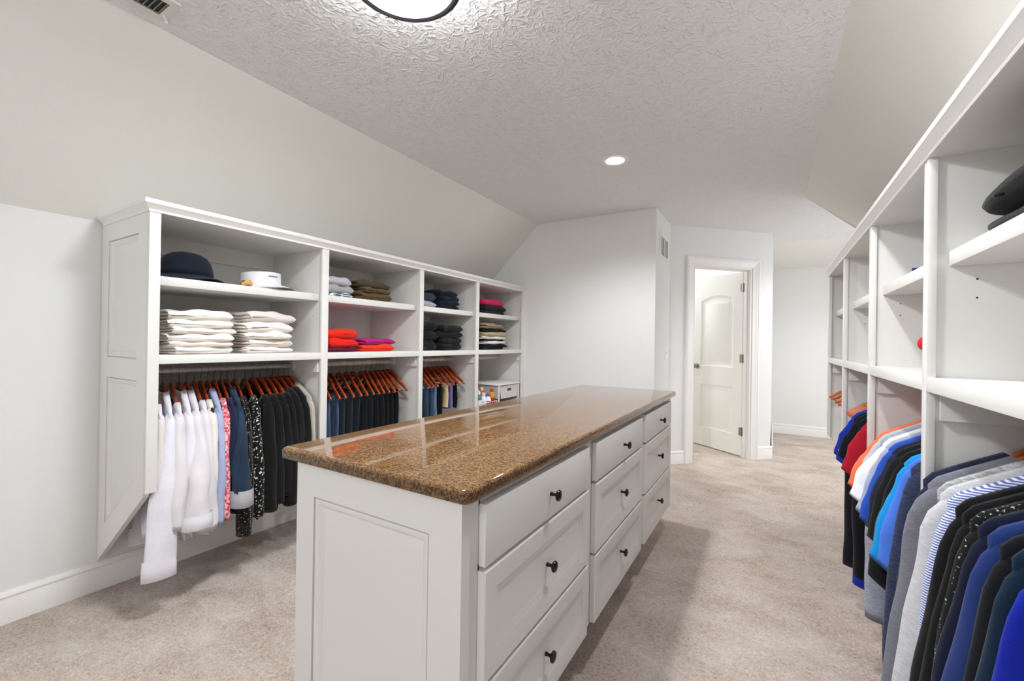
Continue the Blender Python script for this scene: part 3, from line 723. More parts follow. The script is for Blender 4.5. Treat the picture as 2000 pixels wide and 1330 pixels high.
def trousers(label, X, Y, rot, mat, bot=.30, top=.868, x0=-.19, x1=.20, th=.020, seed=1, name='trousers', cat='trousers', flare=.0, group=None):
    t = thing(name, label, cat, (X, Y, bot), rot, group); org = Vector((X, Y, 0)); rnd = random.Random(seed)
    n, m_ = 28, 20; ph = [rnd.uniform(0, 6.3) for _ in range(6)]; rs = []
    cx, hw = (x0+x1)/2, (x1-x0)/2
    for j in range(m_+1):
        v = j/m_; z = top+(bot-top)*v; W = hw*(1+flare*v); ring = []
        t_ = th*(.55+.45*sm(v*6))
        if v < .03: t_ *= .6
        for i in range(n):
            a = 2*PI*i/n; s = math.cos(a); q = math.copysign(abs(math.sin(a))**.6, math.sin(a))
            fold = (.006*math.sin(6*s+ph[0])+.004*math.sin(11*s+ph[1]+2*v))*sm(v*3)
            ring.append((cx+s*W+.006*math.sin(7*v+ph[2])*v, .006+q*t_+fold+.012*math.sin(2*v+ph[3])*v, z+.008*math.sin(4*s+ph[4])*v))
        rs.append(ring)
    mb = MB(); mb.rings(rs, True, True); obj('leg_panel' if cat == 'trousers' else 'panel', shift(mb, org), mat, t, smooth='all')
    w_ = [[(cx+(p[0]-org.x-cx)*1.0+org.x if False else p[0]*1.006, (p[1]-.006)*1.18+.006, p[2]) for p in rs[k]] for k in (m_-2, m_-1, m_)]
    mb = MB(); mb.rings([[(p[0], p[1], p[2]+.002) for p in r] for r in w_], False, False); obj('hem' if cat == 'trousers' else 'hem_band', shift(mb, org), mat, t, smooth='all')
    return t

WHITE = fab('e6e4ec'); WARMW = fab('e2dde0'); IVORY = fab('e6dfd9')
BLACK = fab('121214'); BLACK2 = fab('19191b'); NAVY = fab('171a30'); DENIM = fab('1d2d42', 'denim', '2c4159')
long_w = dict(L=.52, out=.045, r0=.050, r1=.046, ry0=.020, ry1=.040, bend=.012, t0=-.35, t1=0)
th_ = lambda dy: math.atan2(-dy, .25)
# left bay one: (hook Y, tip Y offset, label, kwargs)
L1 = [
 (.868, .055, 'pinkish white blouse with gathered balloon sleeve beside the panelled end', dict(mat=WHITE, smat=IVORY, hem=.29, hwh=.21, neck=.15, sleeve=dict(L=.36, out=.03, r0=.036, r1=.022, ry0=.018, ry1=.024, bend=.012), cuff=dict(mat=WHITE, up=.03, dn=.16, s=1.25), name='blouse', cat='blouse')),
 (.905, .055, 'white shirt whose wide flat cuff hangs lowest, second from the panelled end', dict(mat=WHITE, hem=.30, sleeve=dict(L=.69, out=.062, r0=.045, r1=.016, ry0=.022, ry1=.056, bend=.015, y1=-.030, wr=.35), cuff=dict(mat=WHITE, up=.085, dn=.004, s=1.03), collar=WHITE, name='dress_shirt', cat='shirt')),
 (.938, .052, 'white collarless blouse between two collared white shirts', dict(mat=WARMW, hem=.30, neck=.15, sleeve=dict(long_w, L=.50, y1=-.01), name='blouse', cat='blouse')),
 (.972, .050, 'white shirt with open collar and a slim straight sleeve', dict(mat=WHITE, hem=.30, sleeve=dict(long_w, L=.53, out=.03), collar=WHITE, name='dress_shirt', cat='shirt')),
 (1.003, .048, 'white collared shirt with a thick rolled-up cuff', dict(mat=WARMW, hem=.31, sleeve=dict(long_w, L=.50, out=.085, ry1=.050, r1=.048), cuff=dict(mat=WHITE, up=.055, dn=.010, s=1.13), collar=WHITE, name='dress_shirt', cat='shirt')),
 (1.036, .048, 'plain ivory long-sleeved top right of the rolled-cuff shirt', dict(mat=WARMW, hem=.30, neck=.155, sleeve=dict(long_w, L=.545, out=.05, ry1=.045), name='sweater', cat='sweater')),
 (1.066, .050, 'cream top with scattered black print left of the pale blue shirt', dict(mat=fab('e4dfd6', 'flowers', '2a2a2c'), hem=.29, neck=.155, sleeve=dict(long_w, L=.50, out=.03, ry1=.022), name='blouse', cat='blouse')),
 (1.097, .050, 'pale blue shirt beside the red patterned top', dict(mat=fab('aab4d6'), hem=.36, sleeve=dict(long_w, L=.545, out=.035, r1=.040, ry1=.027), name='dress_shirt', cat='shirt')),
 (1.126, .050, 'coral red and white patterned top', dict(mat=fab('d1404f', 'print', 'f0c6c8'), hem=.34, neck=.155, sleeve=dict(long_w, L=.53, out=.025, ry1=.022), name='patterned_top', cat='top')),
 (1.158, .050, 'navy top with large white flowers', dict(mat=fab('1d2440', 'flowers', 'e6e6ea'), hem=.35, neck=.155, sleeve=dict(long_w, L=.40, out=.01, ry1=.026), name='floral_top', cat='top')),
 (1.190, .050, 'blue denim shirt with a pale turned-up cuff', dict(mat=DENIM, hem=.42, sleeve=dict(long_w, L=.47, out=.075, ry1=.040, r1=.045), cuff=dict(mat=fab('b4b4b8'), up=.075, dn=.008, s=1.12, label='pale turned-up cuff'), collar=DENIM, name='denim_shirt', cat='shirt')),
 (1.228, .055, 'black and white fine dotted blouse behind the denim shirt', dict(mat=fab('141414', 'dots', 'e6e2d8'), hem=.33, neck=.155, sleeve=dict(long_w, L=.64, out=.04, ry1=.034, r1=.036), name='printed_blouse', cat='blouse')),
 (1.280, .055, 'cream spotted leopard print black blouse next to the plain black tops', dict(mat=fab('131313', 'spots', 'e4dfd0'), hem=.29, neck=.155, sleeve=dict(long_w, L=.57, out=.02, ry1=.034, r1=.036), name='printed_blouse', cat='blouse')),
]
HL = {0: 'pinkish white balloon-sleeved blouse', 2: 'white collarless blouse', 5: 'plain ivory sweater', 6: 'cream blouse with black print', 7: 'pale blue shirt', 8: 'coral red patterned top', 9: 'navy flowered top', 10: 'blue denim shirt', 11: 'fine dotted black blouse', 12: 'leopard print blouse'}
for k, (y, dy, lab, kw) in enumerate(L1):
    name, cat = kw.pop('name'), kw.pop('cat')
    garment(name, lab, cat, RLX, y, th_(dy), seed=20+k, th=.014, **kw)
    hanger(RLX, y, th_(dy), 'dark cherry wood hanger under the '+HL[k] if k not in (1, 3, 4) else ('dark cherry wood hanger inside the collared white shirt with '+('a wide flat cuff' if k == 1 else 'a slim sleeve' if k == 3 else 'the rolled cuff')))
BL = [('black top directly right of the leopard print blouse', 1.322), ('black top with long hanging sleeve, second right of the leopard blouse', 1.362), ('black sweater, third right of the leopard blouse', 1.398), ('black blazer in the middle of the black tops', 1.432), ('dark charcoal cardigan, third from the left bay divider', 1.470), ('black jacket, second from the left bay divider', 1.505)]
for k, (lab, y) in enumerate(BL):
    dy = .030-.004*k
    garment('black_top', lab, 'top', RLX, y, th_(dy), BLACK if k != 4 else BLACK2, hem=.33-.02*(k % 2), th=.016, neck=(.15, .165, .16, .15, .11, .10)[k], seed=60+k, sleeve=dict(long_w, L=.56-.03*(k % 3), out=.03, ry1=.036))
    hanger(RLX, y, th_(dy), 'cherry hanger inside the '+lab)
garment('beige_cardigan', 'beige long-sleeved cardigan at the right end of the first left rod', 'cardigan', RLX, 1.530, 0, fab('b9b0a2'), hem=.34, th=.010, seed=77, sleeve=dict(long_w, L=.5, out=.02, ry1=.018))
hanger(RLX, 1.530, 0, 'cherry wood hanger inside the beige cardigan')
# left bay two: trousers
tips = [(1.672, .07), (1.728, .07), (1.782, .06), (1.822, .055), (1.889, .06), (1.947, .06), (2.001, .065), (2.068, .08), (2.106, .07), (2.159, .08), (2.201, .075), (2.235, .055), (2.276, .05), (2.330, .03)]
J = ['3a4d68', '283a56', '222e42', '1c2633', '1a2026', '20242e', '14171c', '1b1e28', '121315', '16181c', '111214', '141416', '101012', '0e0e10']
tl = ['faded blue jeans beside the divider', 'mid blue jeans with pale side seams', 'dark blue frayed jeans, third on the trouser rod', 'inky blue jeans, fourth on the trouser rod', 'charcoal trousers, fifth on the trouser rod', 'dark slate trousers, sixth on the trouser rod', 'black trousers, seventh on the trouser rod', 'black navy trousers, eighth on the trouser rod', 'black trousers, ninth on the trouser rod', 'black trousers, fourth from the right end of the trouser rod', 'black trousers, third from the right end of the trouser rod', 'black trousers, second from the right end of the trouser rod', 'black trousers at the right end of the trouser rod', None]
for k, (y, dy) in enumerate(tips):
    if tl[k]:
        kind = ('denim', '7d93ad') if k == 0 else ('denim', '4f6788') if k < 3 else ('denim', '26303c')
        m = fab(J[k], *kind) if k < 5 else fab(J[k])
        trousers(tl[k]+', folded over a hanger', RLX, y, th_(dy), m, bot=.34-.01*(k % 3), x1=.195-.004*(k % 3), seed=90+k, th=.015)
    hanger(RLX, y, th_(dy), 'orange cherry hanger holding the '+tl[k] if tl[k] else 'empty cherry hanger with bare metal bar at the right end of the trouser rod', bar=True)
# left bay three
B3 = [(2.500, .03, 'beige trousers at the left end of the third left rod', 'd8c4a8', .42, 'trousers', 0), (2.585, .04, 'dark denim jeans on the third left rod', '1f2c40', .45, 'trousers', 0), (2.640, .05, 'deep blue jeans, second pair on the third left rod', '22334c', .45, 'trousers', 0), (2.700, .06, 'stonewashed blue jeans with a frayed hem', '45607f', .45, 'trousers', 0),
      (2.770, .06, 'black trousers between the jeans and the tan shorts', '111113', .47, 'trousers', 0), (2.840, .06, 'short tan linen shorts', 'cdb88e', .665, 'shorts', .12), (2.895, .05, 'violet shorts behind the tan ones', '7a74b4', .65, 'shorts', .05), (2.955, .05, 'black shorts right of the violet shorts', '121214', .655, 'shorts', 0), (3.010, .03, None, None, None, None, None)]
for k, (y, dy, lab, c, bot, nm, fl) in enumerate(B3):
    if lab:
        trousers(lab, RLX, y, th_(dy), fab(c, 'denim', '6d86a6') if k == 3 else fab(c, 'denim', '3d5474') if k in (1, 2) else fab(c), bot=bot, x1=.190, seed=120+k, th=.020 if k < 5 else .017, name=nm, cat='trousers' if nm == 'trousers' else 'shorts', flare=fl)
    hanger(RLX, y, th_(dy), 'cherry hanger holding the '+lab if lab else 'empty cherry hanger at the right end of the third left rod', bar=True)

# right side garments; front of the hangers faces -X
def rgar(Y, lab, mat, kind, seed, hem=.20, **kw):
    kw = dict(kw)
    tee = dict(L=.245, out=.040, r0=.042, r1=.066, ry0=.014, ry1=.026, t0=-.45, t1=.75, bend=.006, wr=.5, y1=-.01)
    lng = dict(L=.60, out=.050, r0=.044, r1=.048, ry0=.018, ry1=.030, t0=-.45, t1=.1, bend=.014, wr=.8, y1=-.01)
    s = tee if kind == 'tee' else lng if kind == 'long' else None
    if s is not None and 'sl' in kw: s = dict(s, **kw.pop('sl'))
    elif 'sl' in kw: kw.pop('sl')
    nm = kw.pop('name', {'tee': 't_shirt', 'long': 'long_sleeved_shirt', 'vest': 'vest'}[kind]); cat = kw.pop('cat', 'shirt' if kind != 'vest' else 'vest')
    kw.setdefault('th', .016)
    garment(nm, lab, cat, RRX, Y, 0, mat, hem=hem, hw=kw.pop('hw', .246), zsh=kw.pop('zsh', .882), zn=.999, seed=seed, sleeve=s, front=-1, hwb=.225, hwh=.228, neck=.085, ndrop=.05, **kw)
    hanger(RRX, Y, 0, 'wooden hanger inside the '+lab, 'light_cherry_wood')
# far bay: empty hangers
for k, (y, r) in enumerate([(3.86, .02), (3.72, -.03), (3.53, .03), (3.37, -.02)]):
    hanger(RRX, y, r, 'empty cherry hanger in the far end bay, %s from the far end' % ('first', 'second', 'third', 'fourth')[k], 'light_cherry_wood', .232, True, group='empty hangers in the far right bay')
for k, (y, r) in enumerate([(3.02, .06), (2.965, .03), (2.91, .0), (2.84, -.03)]):
    hanger(RRX, y, r, 'empty cherry hanger near the royal blue t-shirt, %s from that shirt' % ('fourth', 'third', 'second', 'first')[k], 'light_cherry_wood', .236, True, group='empty hangers beside the royal blue shirt')
ROY = fab('0f2a9a'); 
rgar(2.735, 'royal blue t-shirt at the far end of the hanging shirts', ROY, 'tee', 201, hem=.24)
tk = [o for o in COL.objects if o.get('label', '').startswith('royal blue t-shirt')][0]
obj('sleeve_mark', MB().prism([(.300, 2.7035, .712), (.306, 2.7035, .700), (.318, 2.7035, .697), (.334, 2.7035, .704), (.316, 2.7035, .6915), (.304, 2.7035, .693), (.298, 2.7035, .702)], (0, .002, 0)), fab('f4f4f6'), tk, label='small white curved tick mark')
rgar(2.675, 'black long-sleeved shirt right of the royal blue t-shirt', fab('0c0e18'), 'long', 202, hem=.16, sl=dict(L=.72, out=.02, r1=.05))
rgar(2.620, 'black t-shirt with a royal blue sleeve hem', fab('0b0d14'), 'tee', 203, hem=.24, cuff=dict(mat=ROY, up=.02, dn=.004, s=1.01))
rgar(2.545, 'black long-sleeved shirt with a royal blue cuff', fab('0a0c14'), 'long', 204, hem=.16, sl=dict(L=.735, out=.0, r1=.045, ry1=.035), cuff=dict(mat=ROY, up=.035, dn=.02, s=1.0))
rgar(2.475, 'crimson t-shirt beside the bay divider', fab('a51226'), 'tee', 205, hem=.25, zsh=.87)
rgar(2.165, 'coral orange polo shirt with red shoulders', fab('f0744c'), 'tee', 206, hem=.20, sl=dict(out=.055), collar=fab('c8242c'), name='polo_shirt', smat=fab('f07850'))
rgar(2.125, 'light grey t-shirt beside the coral polo shirt', fab('b9bcc8'), 'tee', 207, hem=.19)
rgar(2.085, 'heather grey long-sleeved shirt behind the white t-shirt', fab('8b8f9c', 'heather', 'a9acb6'), 'long', 208, hem=.17, sl=dict(L=.66, out=.03))
rgar(2.045, 'bright white t-shirt between grey shirts', fab('eeeef4'), 'tee', 209, hem=.19, sl=dict(L=.255, out=.058, r1=.078))
rgar(2.000, 'pale lavender grey t-shirt behind the white t-shirt', fab('a4aac0'), 'tee', 210, hem=.18, sl=dict(L=.30, r1=.075))
rgar(1.955, 'bright blue t-shirt beside the navy one', fab('2450b4'), 'tee', 211, hem=.18, sl=dict(L=.31, r1=.075))
rgar(1.905, 'navy t-shirt with stitched sleeve hem', fab('1e2340'), 'tee', 212, hem=.18, sl=dict(L=.31))
rgar(1.862, 'black t-shirt right of the navy one', fab('161617'), 'tee', 213, hem=.18, sl=dict(L=.33, r1=.07))
rgar(1.805, 'wide black shirt with a long loose sleeve', fab('101011'), 'tee', 214, hem=.17, sl=dict(L=.44, out=.035, r1=.080, ry1=.032))
rgar(1.750, 'turquoise blue t-shirt beside the cornflower blue one', fab('1590d6'), 'tee', 215, hem=.18, sl=dict(L=.36, out=.045, r1=.070))
rgar(1.712, 'cornflower blue t-shirt right of the turquoise one', fab('4a78d8'), 'tee', 216, hem=.18, sl=dict(L=.35, out=.040))
rgar(1.678, 'dark heather blue long-sleeved shirt beside the nearest divider', fab('232a42', 'heather', '38405c'), 'long', 217, hem=.15, sl=dict(L=.66, out=.04, r1=.055), th=.012)
# nearest bay
rgar(1.560, 'dark navy long-sleeved shirt next to the divider of the nearest bay', fab('23253c'), 'long', 220, hem=.12, sl=dict(L=.74, out=.07, r1=.05))
rgar(1.518, 'mid grey long-sleeved shirt', fab('6b6b74', 'heather', '787882'), 'long', 221, hem=.12, sl=dict(L=.76, out=.07, r0=.062, r1=.06))
rgar(1.470, 'grey marled fleece vest with open armholes', fab('8e8e90', 'fleece', 'c2c0be'), 'vest', 222, hem=.25, th=.026, hw=.240)
rgar(1.425, 'light grey knit long-sleeved pullover', fab('b4b3b8', 'heather', 'c9c7c8'), 'long', 223, hem=.12, sl=dict(L=.78, out=.07, r0=.060, r1=.06, ry1=.04))
rgar(1.375, 'blue and white striped collared shirt', fab('dfe2ee', 'stripe_h', '5a68a8'), 'long', 224, hem=.12, sl=dict(L=.78, out=.06, r1=.055, ry1=.032), collar=fab('dfe2ee', 'stripe_v', '6a78b4'), name='dress_shirt')
rgar(1.325, 'black long-sleeved shirt right of the striped one', fab('0f0f11'), 'long', 225, hem=.12, sl=dict(L=.78, out=.08, r1=.06))
rgar(1.285, 'second black shirt right of the striped one', fab('0d0d0f'), 'long', 226, hem=.12, sl=dict(L=.78, out=.07, r1=.055), th=.014)
rgar(1.245, 'black and cream houndstooth shirt', fab('151515', 'dots', 'b9b5aa'), 'long', 227, hem=.12, sl=dict(L=.78, out=.07), th=.014)
rgar(1.205, 'deep navy long-sleeved shirt', fab('10142c'), 'long', 228, hem=.12, sl=dict(L=.78, out=.075, r1=.06))
rgar(1.160, 'denim blue long-sleeved shirt with a soft sheen', fab('20346c'), 'long', 229, hem=.12, sl=dict(L=.78, out=.085, r1=.06, ry1=.034))
rgar(1.110, 'near black long-sleeved shirt beside the denim blue one', fab('0f1018'), 'long', 230, hem=.12, sl=dict(L=.78, out=.07))
rgar(1.065, 'dark teal long-sleeved shirt', fab('0a2236'), 'long', 231, hem=.12, sl=dict(L=.78, out=.07))
rgar(1.015, 'vivid blue shirt nearest the right frame edge', fab('0a1f96'), 'long', 232, hem=.12, sl=dict(L=.78, out=.07))

# ---------------------------------------------------------------- folded clothes
def folded(name, label, cat, cx, cy, z, wx, wy, t, mat, seed, front=1, layers=3, rot=0, dome=.008, group=None, overhang=0):
    """folded garment: fold on the +Y side, open layered edges on the -Y side; front = direction of the aisle"""
    rnd = random.Random(seed); ph = [rnd.uniform(0, 6.3) for _ in range(8)]
    th = thing(name, label, cat, (cx, cy, z), rot, group)
    # cross-section outline in (y,z), 0..1 units
    out = []
    for k in range(9): out.append((-.80+1.5*k/8, 0.0))                 # bottom
    for k in range(1, 8): a = -PI/2+PI*k/8; out.append((.78+.22*math.cos(a), .5+.5*math.sin(a)))
    for k in range(9): out.append((.70-1.5*k/8, 1.0))                  # top
    for L in range(layers-1, -1, -1):                                   # layered left edge
        z0, z1 = L/layers, (L+1)/layers; zc = (z0+z1)/2; ex = -1+.10*rnd.random()
        out += [(-.88, z1-.10/layers), (ex+.02, zc+.25/layers), (ex, zc), (ex+.02, zc-.25/layers)]
        if L: out += [(-.88, z0+.10/layers), (-.76, z0)]
    rs = []; half = wx/2
    ds = [0, .04, .12, .25, .45, .75, 1.0]
    us = [-1+d*t*.55/half for d in ds] + [-1+(t*.55/half)+(2-2*t*.55/half)*k/13 for k in range(1, 13)] + [1-d*t*.55/half for d in ds[::-1]]
    for u in us:
        dist = min(1, (1-abs(u))*half/(t*.55)+.02); endt = max(.15, math.sqrt(1-(1-dist)**2))
        x = u*wx/2
        ring = []
        for (yy, zz) in out:
            px = x+.006*math.sin(5*yy+ph[0])*(abs(u))+rnd.uniform(-.0008, .0008)
            side = .97+.03*math.sin(3*u+ph[1])-.05*(abs(u)**6)
            py = yy*wy/2*side+.004*math.sin(6*u+ph[2])
            zb = dome*(1-yy*yy)*.0
            tt = t*(1-.12*abs(yy)**4)*(.95+.07*math.sin(3*u+3*yy+ph[3])+.05*math.sin(7*u-2*yy+ph[5]))
            zc = zz*endt+(1-endt)*.45
            pz = z+max(0.0006, zc*tt+.0035*math.sin(7*yy+3*u+ph[4])*zz)
            if zz < .02 and endt > .9: pz = z+.0004
            ring.append((cx+px, cy+py, pz))
        rs.append(ring)
    obj('folded_cloth', MB().rings(rs), mat, th, smooth='all')
    return th
def pile(cx, cy, z, items, wx, wy, seed, rot=0, group=None):
    for k, (nm, lab, cat, t, m, lay) in enumerate(items):
        rnd = random.Random(seed+k)
        f = 1+rnd.uniform(-.05, .04)
        folded(nm, lab, cat, cx+rnd.uniform(-.008, .008), cy+rnd.uniform(-.008, .008), z, wx*f, wy*(1+rnd.uniform(-.09, .03)), t*1.10, m, seed*13+k, layers=lay, rot=rot+rnd.uniform(-.10, .10), group=group)
        z += t*.97
W1, W2, W3 = fab('f0ebe2'), fab('efe8e2'), fab('e6dcd4')
ordn = ['bottom', 'second', 'third', 'fourth', 'fifth', 'top']
pile(-2.44, .985, ZM1+.0005, [('folded_jeans', 'white folded jeans, %s of the left white stack' % ('%s from the bottom' % ordn[k] if 0 < k < 5 else ordn[k]), 'folded jeans', t, m, 3) for k, (t, m) in enumerate([(.034, W1), (.024, W3), (.036, W1), (.030, W2), (.038, W1), (.044, W1)])], .34, .30, 300)
pile(-2.44, 1.295, ZM1+.0005, [('folded_jeans', 'white folded jeans, %s of the right white stack' % s, 'folded jeans', t, m, 3) for s, t, m in [('bottom', .030, W2), ('second from the bottom', .044, W3), ('third from the bottom', .036, W1), ('fourth from the bottom', .054, W2)]] + [('folded_jeans', 'greyish white folded jeans on top of the right white stack', 'folded jeans', .056, fab('ddd3cd'), 3)], .34, .285, 320)
Z2 = ZS1+.0005
pile(-2.46, 1.745, Z2, [('folded_shirt', 'white and navy striped folded shirt under the grey ones', 'folded shirt', .026, fab('e6e6ea', 'stripe_v', '3c4a70'), 3), ('folded_sweater', 'light grey folded sweater in the middle of the grey stack', 'folded sweater', .052, fab('a9a9a9'), 1), ('folded_sweater', 'pale lavender folded sweater on top of the grey stack', 'folded sweater', .048, fab('c3bfcb'), 1)], .30, .24, 340)
pile(-2.46, 2.03, Z2, [('folded_trousers', 'olive brown folded trousers, bottom of the brown stack', 'folded trousers', .052, fab('5c4c2e'), 2), ('folded_trousers', 'dark olive folded trousers, middle of the brown stack', 'folded trousers', .036, fab('5a4b34'), 2), ('folded_trousers', 'brown folded trousers on top of the brown stack', 'folded trousers', .044, fab('4c4232'), 2)], .32, .30, 350)
Z1 = ZM1+.0005
pile(-2.44, 1.75, Z1, [('folded_sweater', 'plum folded sweater under the red ones', 'folded sweater', .026, fab('5c1233'), 1), ('folded_sweater', 'bright red folded sweater under another red one', 'folded sweater', .058, fab('e02418'), 1), ('folded_sweater', 'bright red folded sweater on top of the red stack', 'folded sweater', .058, fab('e22a18'), 1)], .32, .27, 360)
pile(-2.44, 2.055, Z1, [('folded_shirt', 'coral red folded shirt under the magenta one', 'folded shirt', .048, fab('e83a24'), 2), ('folded_shirt', 'magenta folded shirt on top of the coral one', 'folded shirt', .036, fab('b01878'), 2)], .30, .30, 370)
pile(-2.46, 2.545, Z2, [('folded_sweater', 'lavender grey folded sweater beside the navy stack', 'folded sweater', .050, fab('a9a6b4'), 1), ('folded_sweater', 'slate blue folded sweater beside the navy stack', 'folded sweater', .062, fab('343848'), 1)], .30, .24, 380)
pile(-2.46, 2.81, Z2, [('folded_sweater', 'navy folded sweater, %s of the navy stack' % s, 'folded sweater', t, fab(c), 1) for s, t, c in (('bottom', .036, '10162c'), ('second', .036, '12182e'), ('third', .036, '0e1428'), ('top', .050, '0f1426'))], .32, .27, 390)
pile(-2.44, 2.54, Z1, [('folded_sweater', 'black folded sweater, %s of the left black stack' % s, 'folded sweater', t, BLACK, 1) for s, t in (('bottom', .08), ('middle', .08), ('top', .07))], .32, .22, 400)
pile(-2.44, 2.83, Z1, [('folded_sweater', 'black folded sweater, %s of the right black stack' % s, 'folded sweater', t, BLACK2 if k % 2 else BLACK, 1) for k, (s, t) in enumerate((('bottom', .055), ('second', .052), ('third', .05), ('top', .055)))], .32, .32, 410)
pile(-2.46, 3.50, Z2, [('folded_shirt', 'dark slate folded shirt under the pink sweater stack', 'folded shirt', .030, fab('2c2c34'), 2), ('folded_sweater', 'charcoal folded sweater under the pink one', 'folded sweater', .056, fab('232326'), 1), ('folded_sweater', 'hot pink folded sweater', 'folded sweater', .060, fab('d62a66'), 1)], .32, .42, 420)
pile(-2.44, 3.48, Z1, [('folded_shirt', l, 'folded shirt', t, m, 2) for l, t, m in (('dark charcoal folded shirt at the bottom of the mixed stack', .022, fab('26262a')), ('black folded shirt near the bottom of the mixed stack', .030, BLACK), ('white folded shirt below the navy stripe of the mixed stack', .032, W1), ('navy folded shirt in the mixed stack', .018, NAVY), ('white folded shirt above the navy one in the mixed stack', .028, W1), ('beige folded trousers in the mixed stack', .040, fab('b9a888')), ('black folded shirt between the tan garments', .034, BLACK), ('tan folded trousers on top of the mixed stack', .050, fab('a08d6c')))], .32, .40, 430)

# hats
t = thing('floppy_hat', 'navy black wide-brimmed floppy felt hat on the top left shelf', 'hat', (-2.47, .985, Z2))
HAT = fab('1c2230')
rs = []; n = 48
prof = [(.178, .004), (.172, .008), (.14, .018), (.115, .027), (.108, .034), (.109, .045), (.108, .070), (.101, .098), (.086, .122), (.060, .140), (.030, .148), (.004, .149)]
def hatring(r, z, k): a = 2*PI*k/n; wv = (.006*math.sin(3*a+.8)+.004*math.sin(5*a))*max(0, (r-.11)/.07); return (-2.47+r*.98*math.cos(a), .985+r*1.02*math.sin(a), Z2+z+wv+.003)
obj('crown', MB().rings([[hatring(r, z, k) for k in range(n)] for r, z in prof[5:]], False, True), HAT, t, smooth='all')
obj('brim', MB().rings([[hatring(r, z, k) for k in range(n)] for r, z in prof[:6]]+[[hatring(r-.002, z-.003, k) for k in range(n)] for r, z in prof[5::-1]], False, False), HAT, t, smooth='all')
obj('hat_band', MB().rings([[hatring(r, z, k) for k in range(n)] for r, z in [(.108, .033), (.1115, .036), (.1115, .052), (.108, .055)]], False, False), fab('12161f'), t, smooth='all', label='darker band around the crown')
# visor
t = thing('sun_visor', 'white sun visor with small grey lettering on the top left shelf', 'visor', (-2.40, 1.335, Z2))
n = 40; rs = []
cxv, cyv = -2.43, 1.325
def vis(a, z, r=1): return (cxv+.105*r*math.cos(a), cyv+.100*r*math.sin(a), Z2+z*1.15)
def bh(a): return .062-.016*(1-math.cos(a-.35))/2*1.6
outer = []
band_m = MB(); A0, A1 = -2.6, 3.3
seg = [A0+(A1-A0)*k/n for k in range(n+1)]
band_m.rings([[vis(a, .022+.012*(1-math.cos(a-.35))/2, 1.0), vis(a, .022+.012*(1-math.cos(a-.35))/2+bh(a), .97), vis(a, .021+.012*(1-math.cos(a-.35))/2+bh(a), .94), vis(a, .022+.012*(1-math.cos(a-.35))/2, .97)] for a in seg])
obj('headband', band_m, fab('eeeef0'), t, smooth=True)
br = MB(); rows = []
for j in range(7):
    v = j/6; row = []
    for k in range(21):
        a = .35-1.35+2.7*k/20; r = 1.0+v*.78*math.cos((a-.35)*.95)**.8 if math.cos((a-.35)*.95) > 0 else 1
        row.append(vis(a, .024-.020*v-.004*(1-math.cos(2*(a-.35)))*v+.006*math.cos(a-.35), r))
    rows.append(row)
br.rings(rows, False, False, closed=False)
br.rings([[(x, y, z-.003) for x, y, z in row] for row in rows], False, False, closed=False)
obj('peak', br, fab('f0f0f2'), t, smooth='all')
obj('strap', MB().tube([vis(A0+.1, .045, 1.0), vis(A0-.1, .045, .98), vis(A1-2*PI+.1, .045, 1.0)], .012, 8), 'black_plastic', t)
# small lettering on the headband
def text(name, body, size, parent, place, mat, label=None):
    cu = bpy.data.curves.new(name, 'FONT'); cu.body = body; cu.size = size; cu.extrude = .0002; cu.align_x = 'CENTER'; cu.align_y = 'CENTER'
    tmp = bpy.data.objects.new(name, cu); COL.objects.link(tmp); dg = bpy.context.evaluated_depsgraph_get(); dg.update()
    me = bpy.data.meshes.new_from_object(tmp.evaluated_get(dg)); COL.objects.unlink(tmp); bpy.data.objects.remove(tmp)
    org = ORG[parent.name_full]
    for v in me.vertices:
        p = place(v.co.x, v.co.y, v.co.z); v.co = Vector(p)-org
    me.materials.clear(); me.materials.append(MAT[mat] if isinstance(mat, str) else mat)
    o = bpy.data.objects.new(name, me); COL.objects.link(o); o.parent = parent
    if label: o['label'] = label
    return o
text('lettering', 'lululemon', .0145, t, lambda x, y, z: vis(.12+x/.105, .064+y, 1.0+z*10-.008), 'black_plastic')
# small tortoiseshell clip / sunglasses under the visor
t = thing('hair_clip', 'brown and gold tortoiseshell hair clip beside the white visor', 'hair clip', (-2.36, 1.215, Z2))
for sg in (-1, 1):
    rs = []
    for k in range(9):
        u = k/8; rs.append([(-2.36+sg*(.004+.020*math.sin(PI*u))+.003*math.cos(a), 1.185+.06*u, Z2+.016+.012*math.sin(PI*u)+.013*math.sin(a)*(.5+.5*math.sin(PI*u))) for a in [2*PI*i/8 for i in range(8)]])
    obj('jaw', MB().rings(rs), 'lens_brown' if sg < 0 else 'gold_print', t, smooth=True)
obj('spring', MB().tube([(-2.36, 1.205, Z2+.03), (-2.36, 1.225, Z2+.03)], .006, 10), 'nickel', t)

# ---------------------------------------------------------------- items on the right shelves
def pillow(cx, cy, z, rx, ry, rz, seed, name, label, cat, mat, rot=0, tag_=False):
    t = thing(name, label, cat, (cx, cy, z), rot); ph = seed*1.7; rs = []
    for j in range(1, 16):
        v = j/16; zc = -math.cos(PI*v); w_ = math.sin(PI*v)**.45; ring = []
        for i in range(32):
            a = 2*PI*i/32; k = (1+.03*math.sin(3*a+ph)+.02*math.sin(2*a-ph))*(abs(math.cos(a))**3.4+abs(math.sin(a))**3.4)**(-1/3.4)
            ring.append((cx+rx*w_*k*math.cos(a), cy+ry*w_*k*math.sin(a), z+rz*(1+zc)+.007*math.sin(3*a+ph)*(1+zc)/2))
        rs.append(ring)
    obj('cushion_body', MB().rings(rs), mat, t, smooth='all')
    if tag_: obj('zip_pull', MB().tube([(cx-rx*.98, cy-.0, z+rz*.55), (cx-rx-.012, cy, z+rz*.45)], .0035, 6), 'black_plastic', t)
    return t
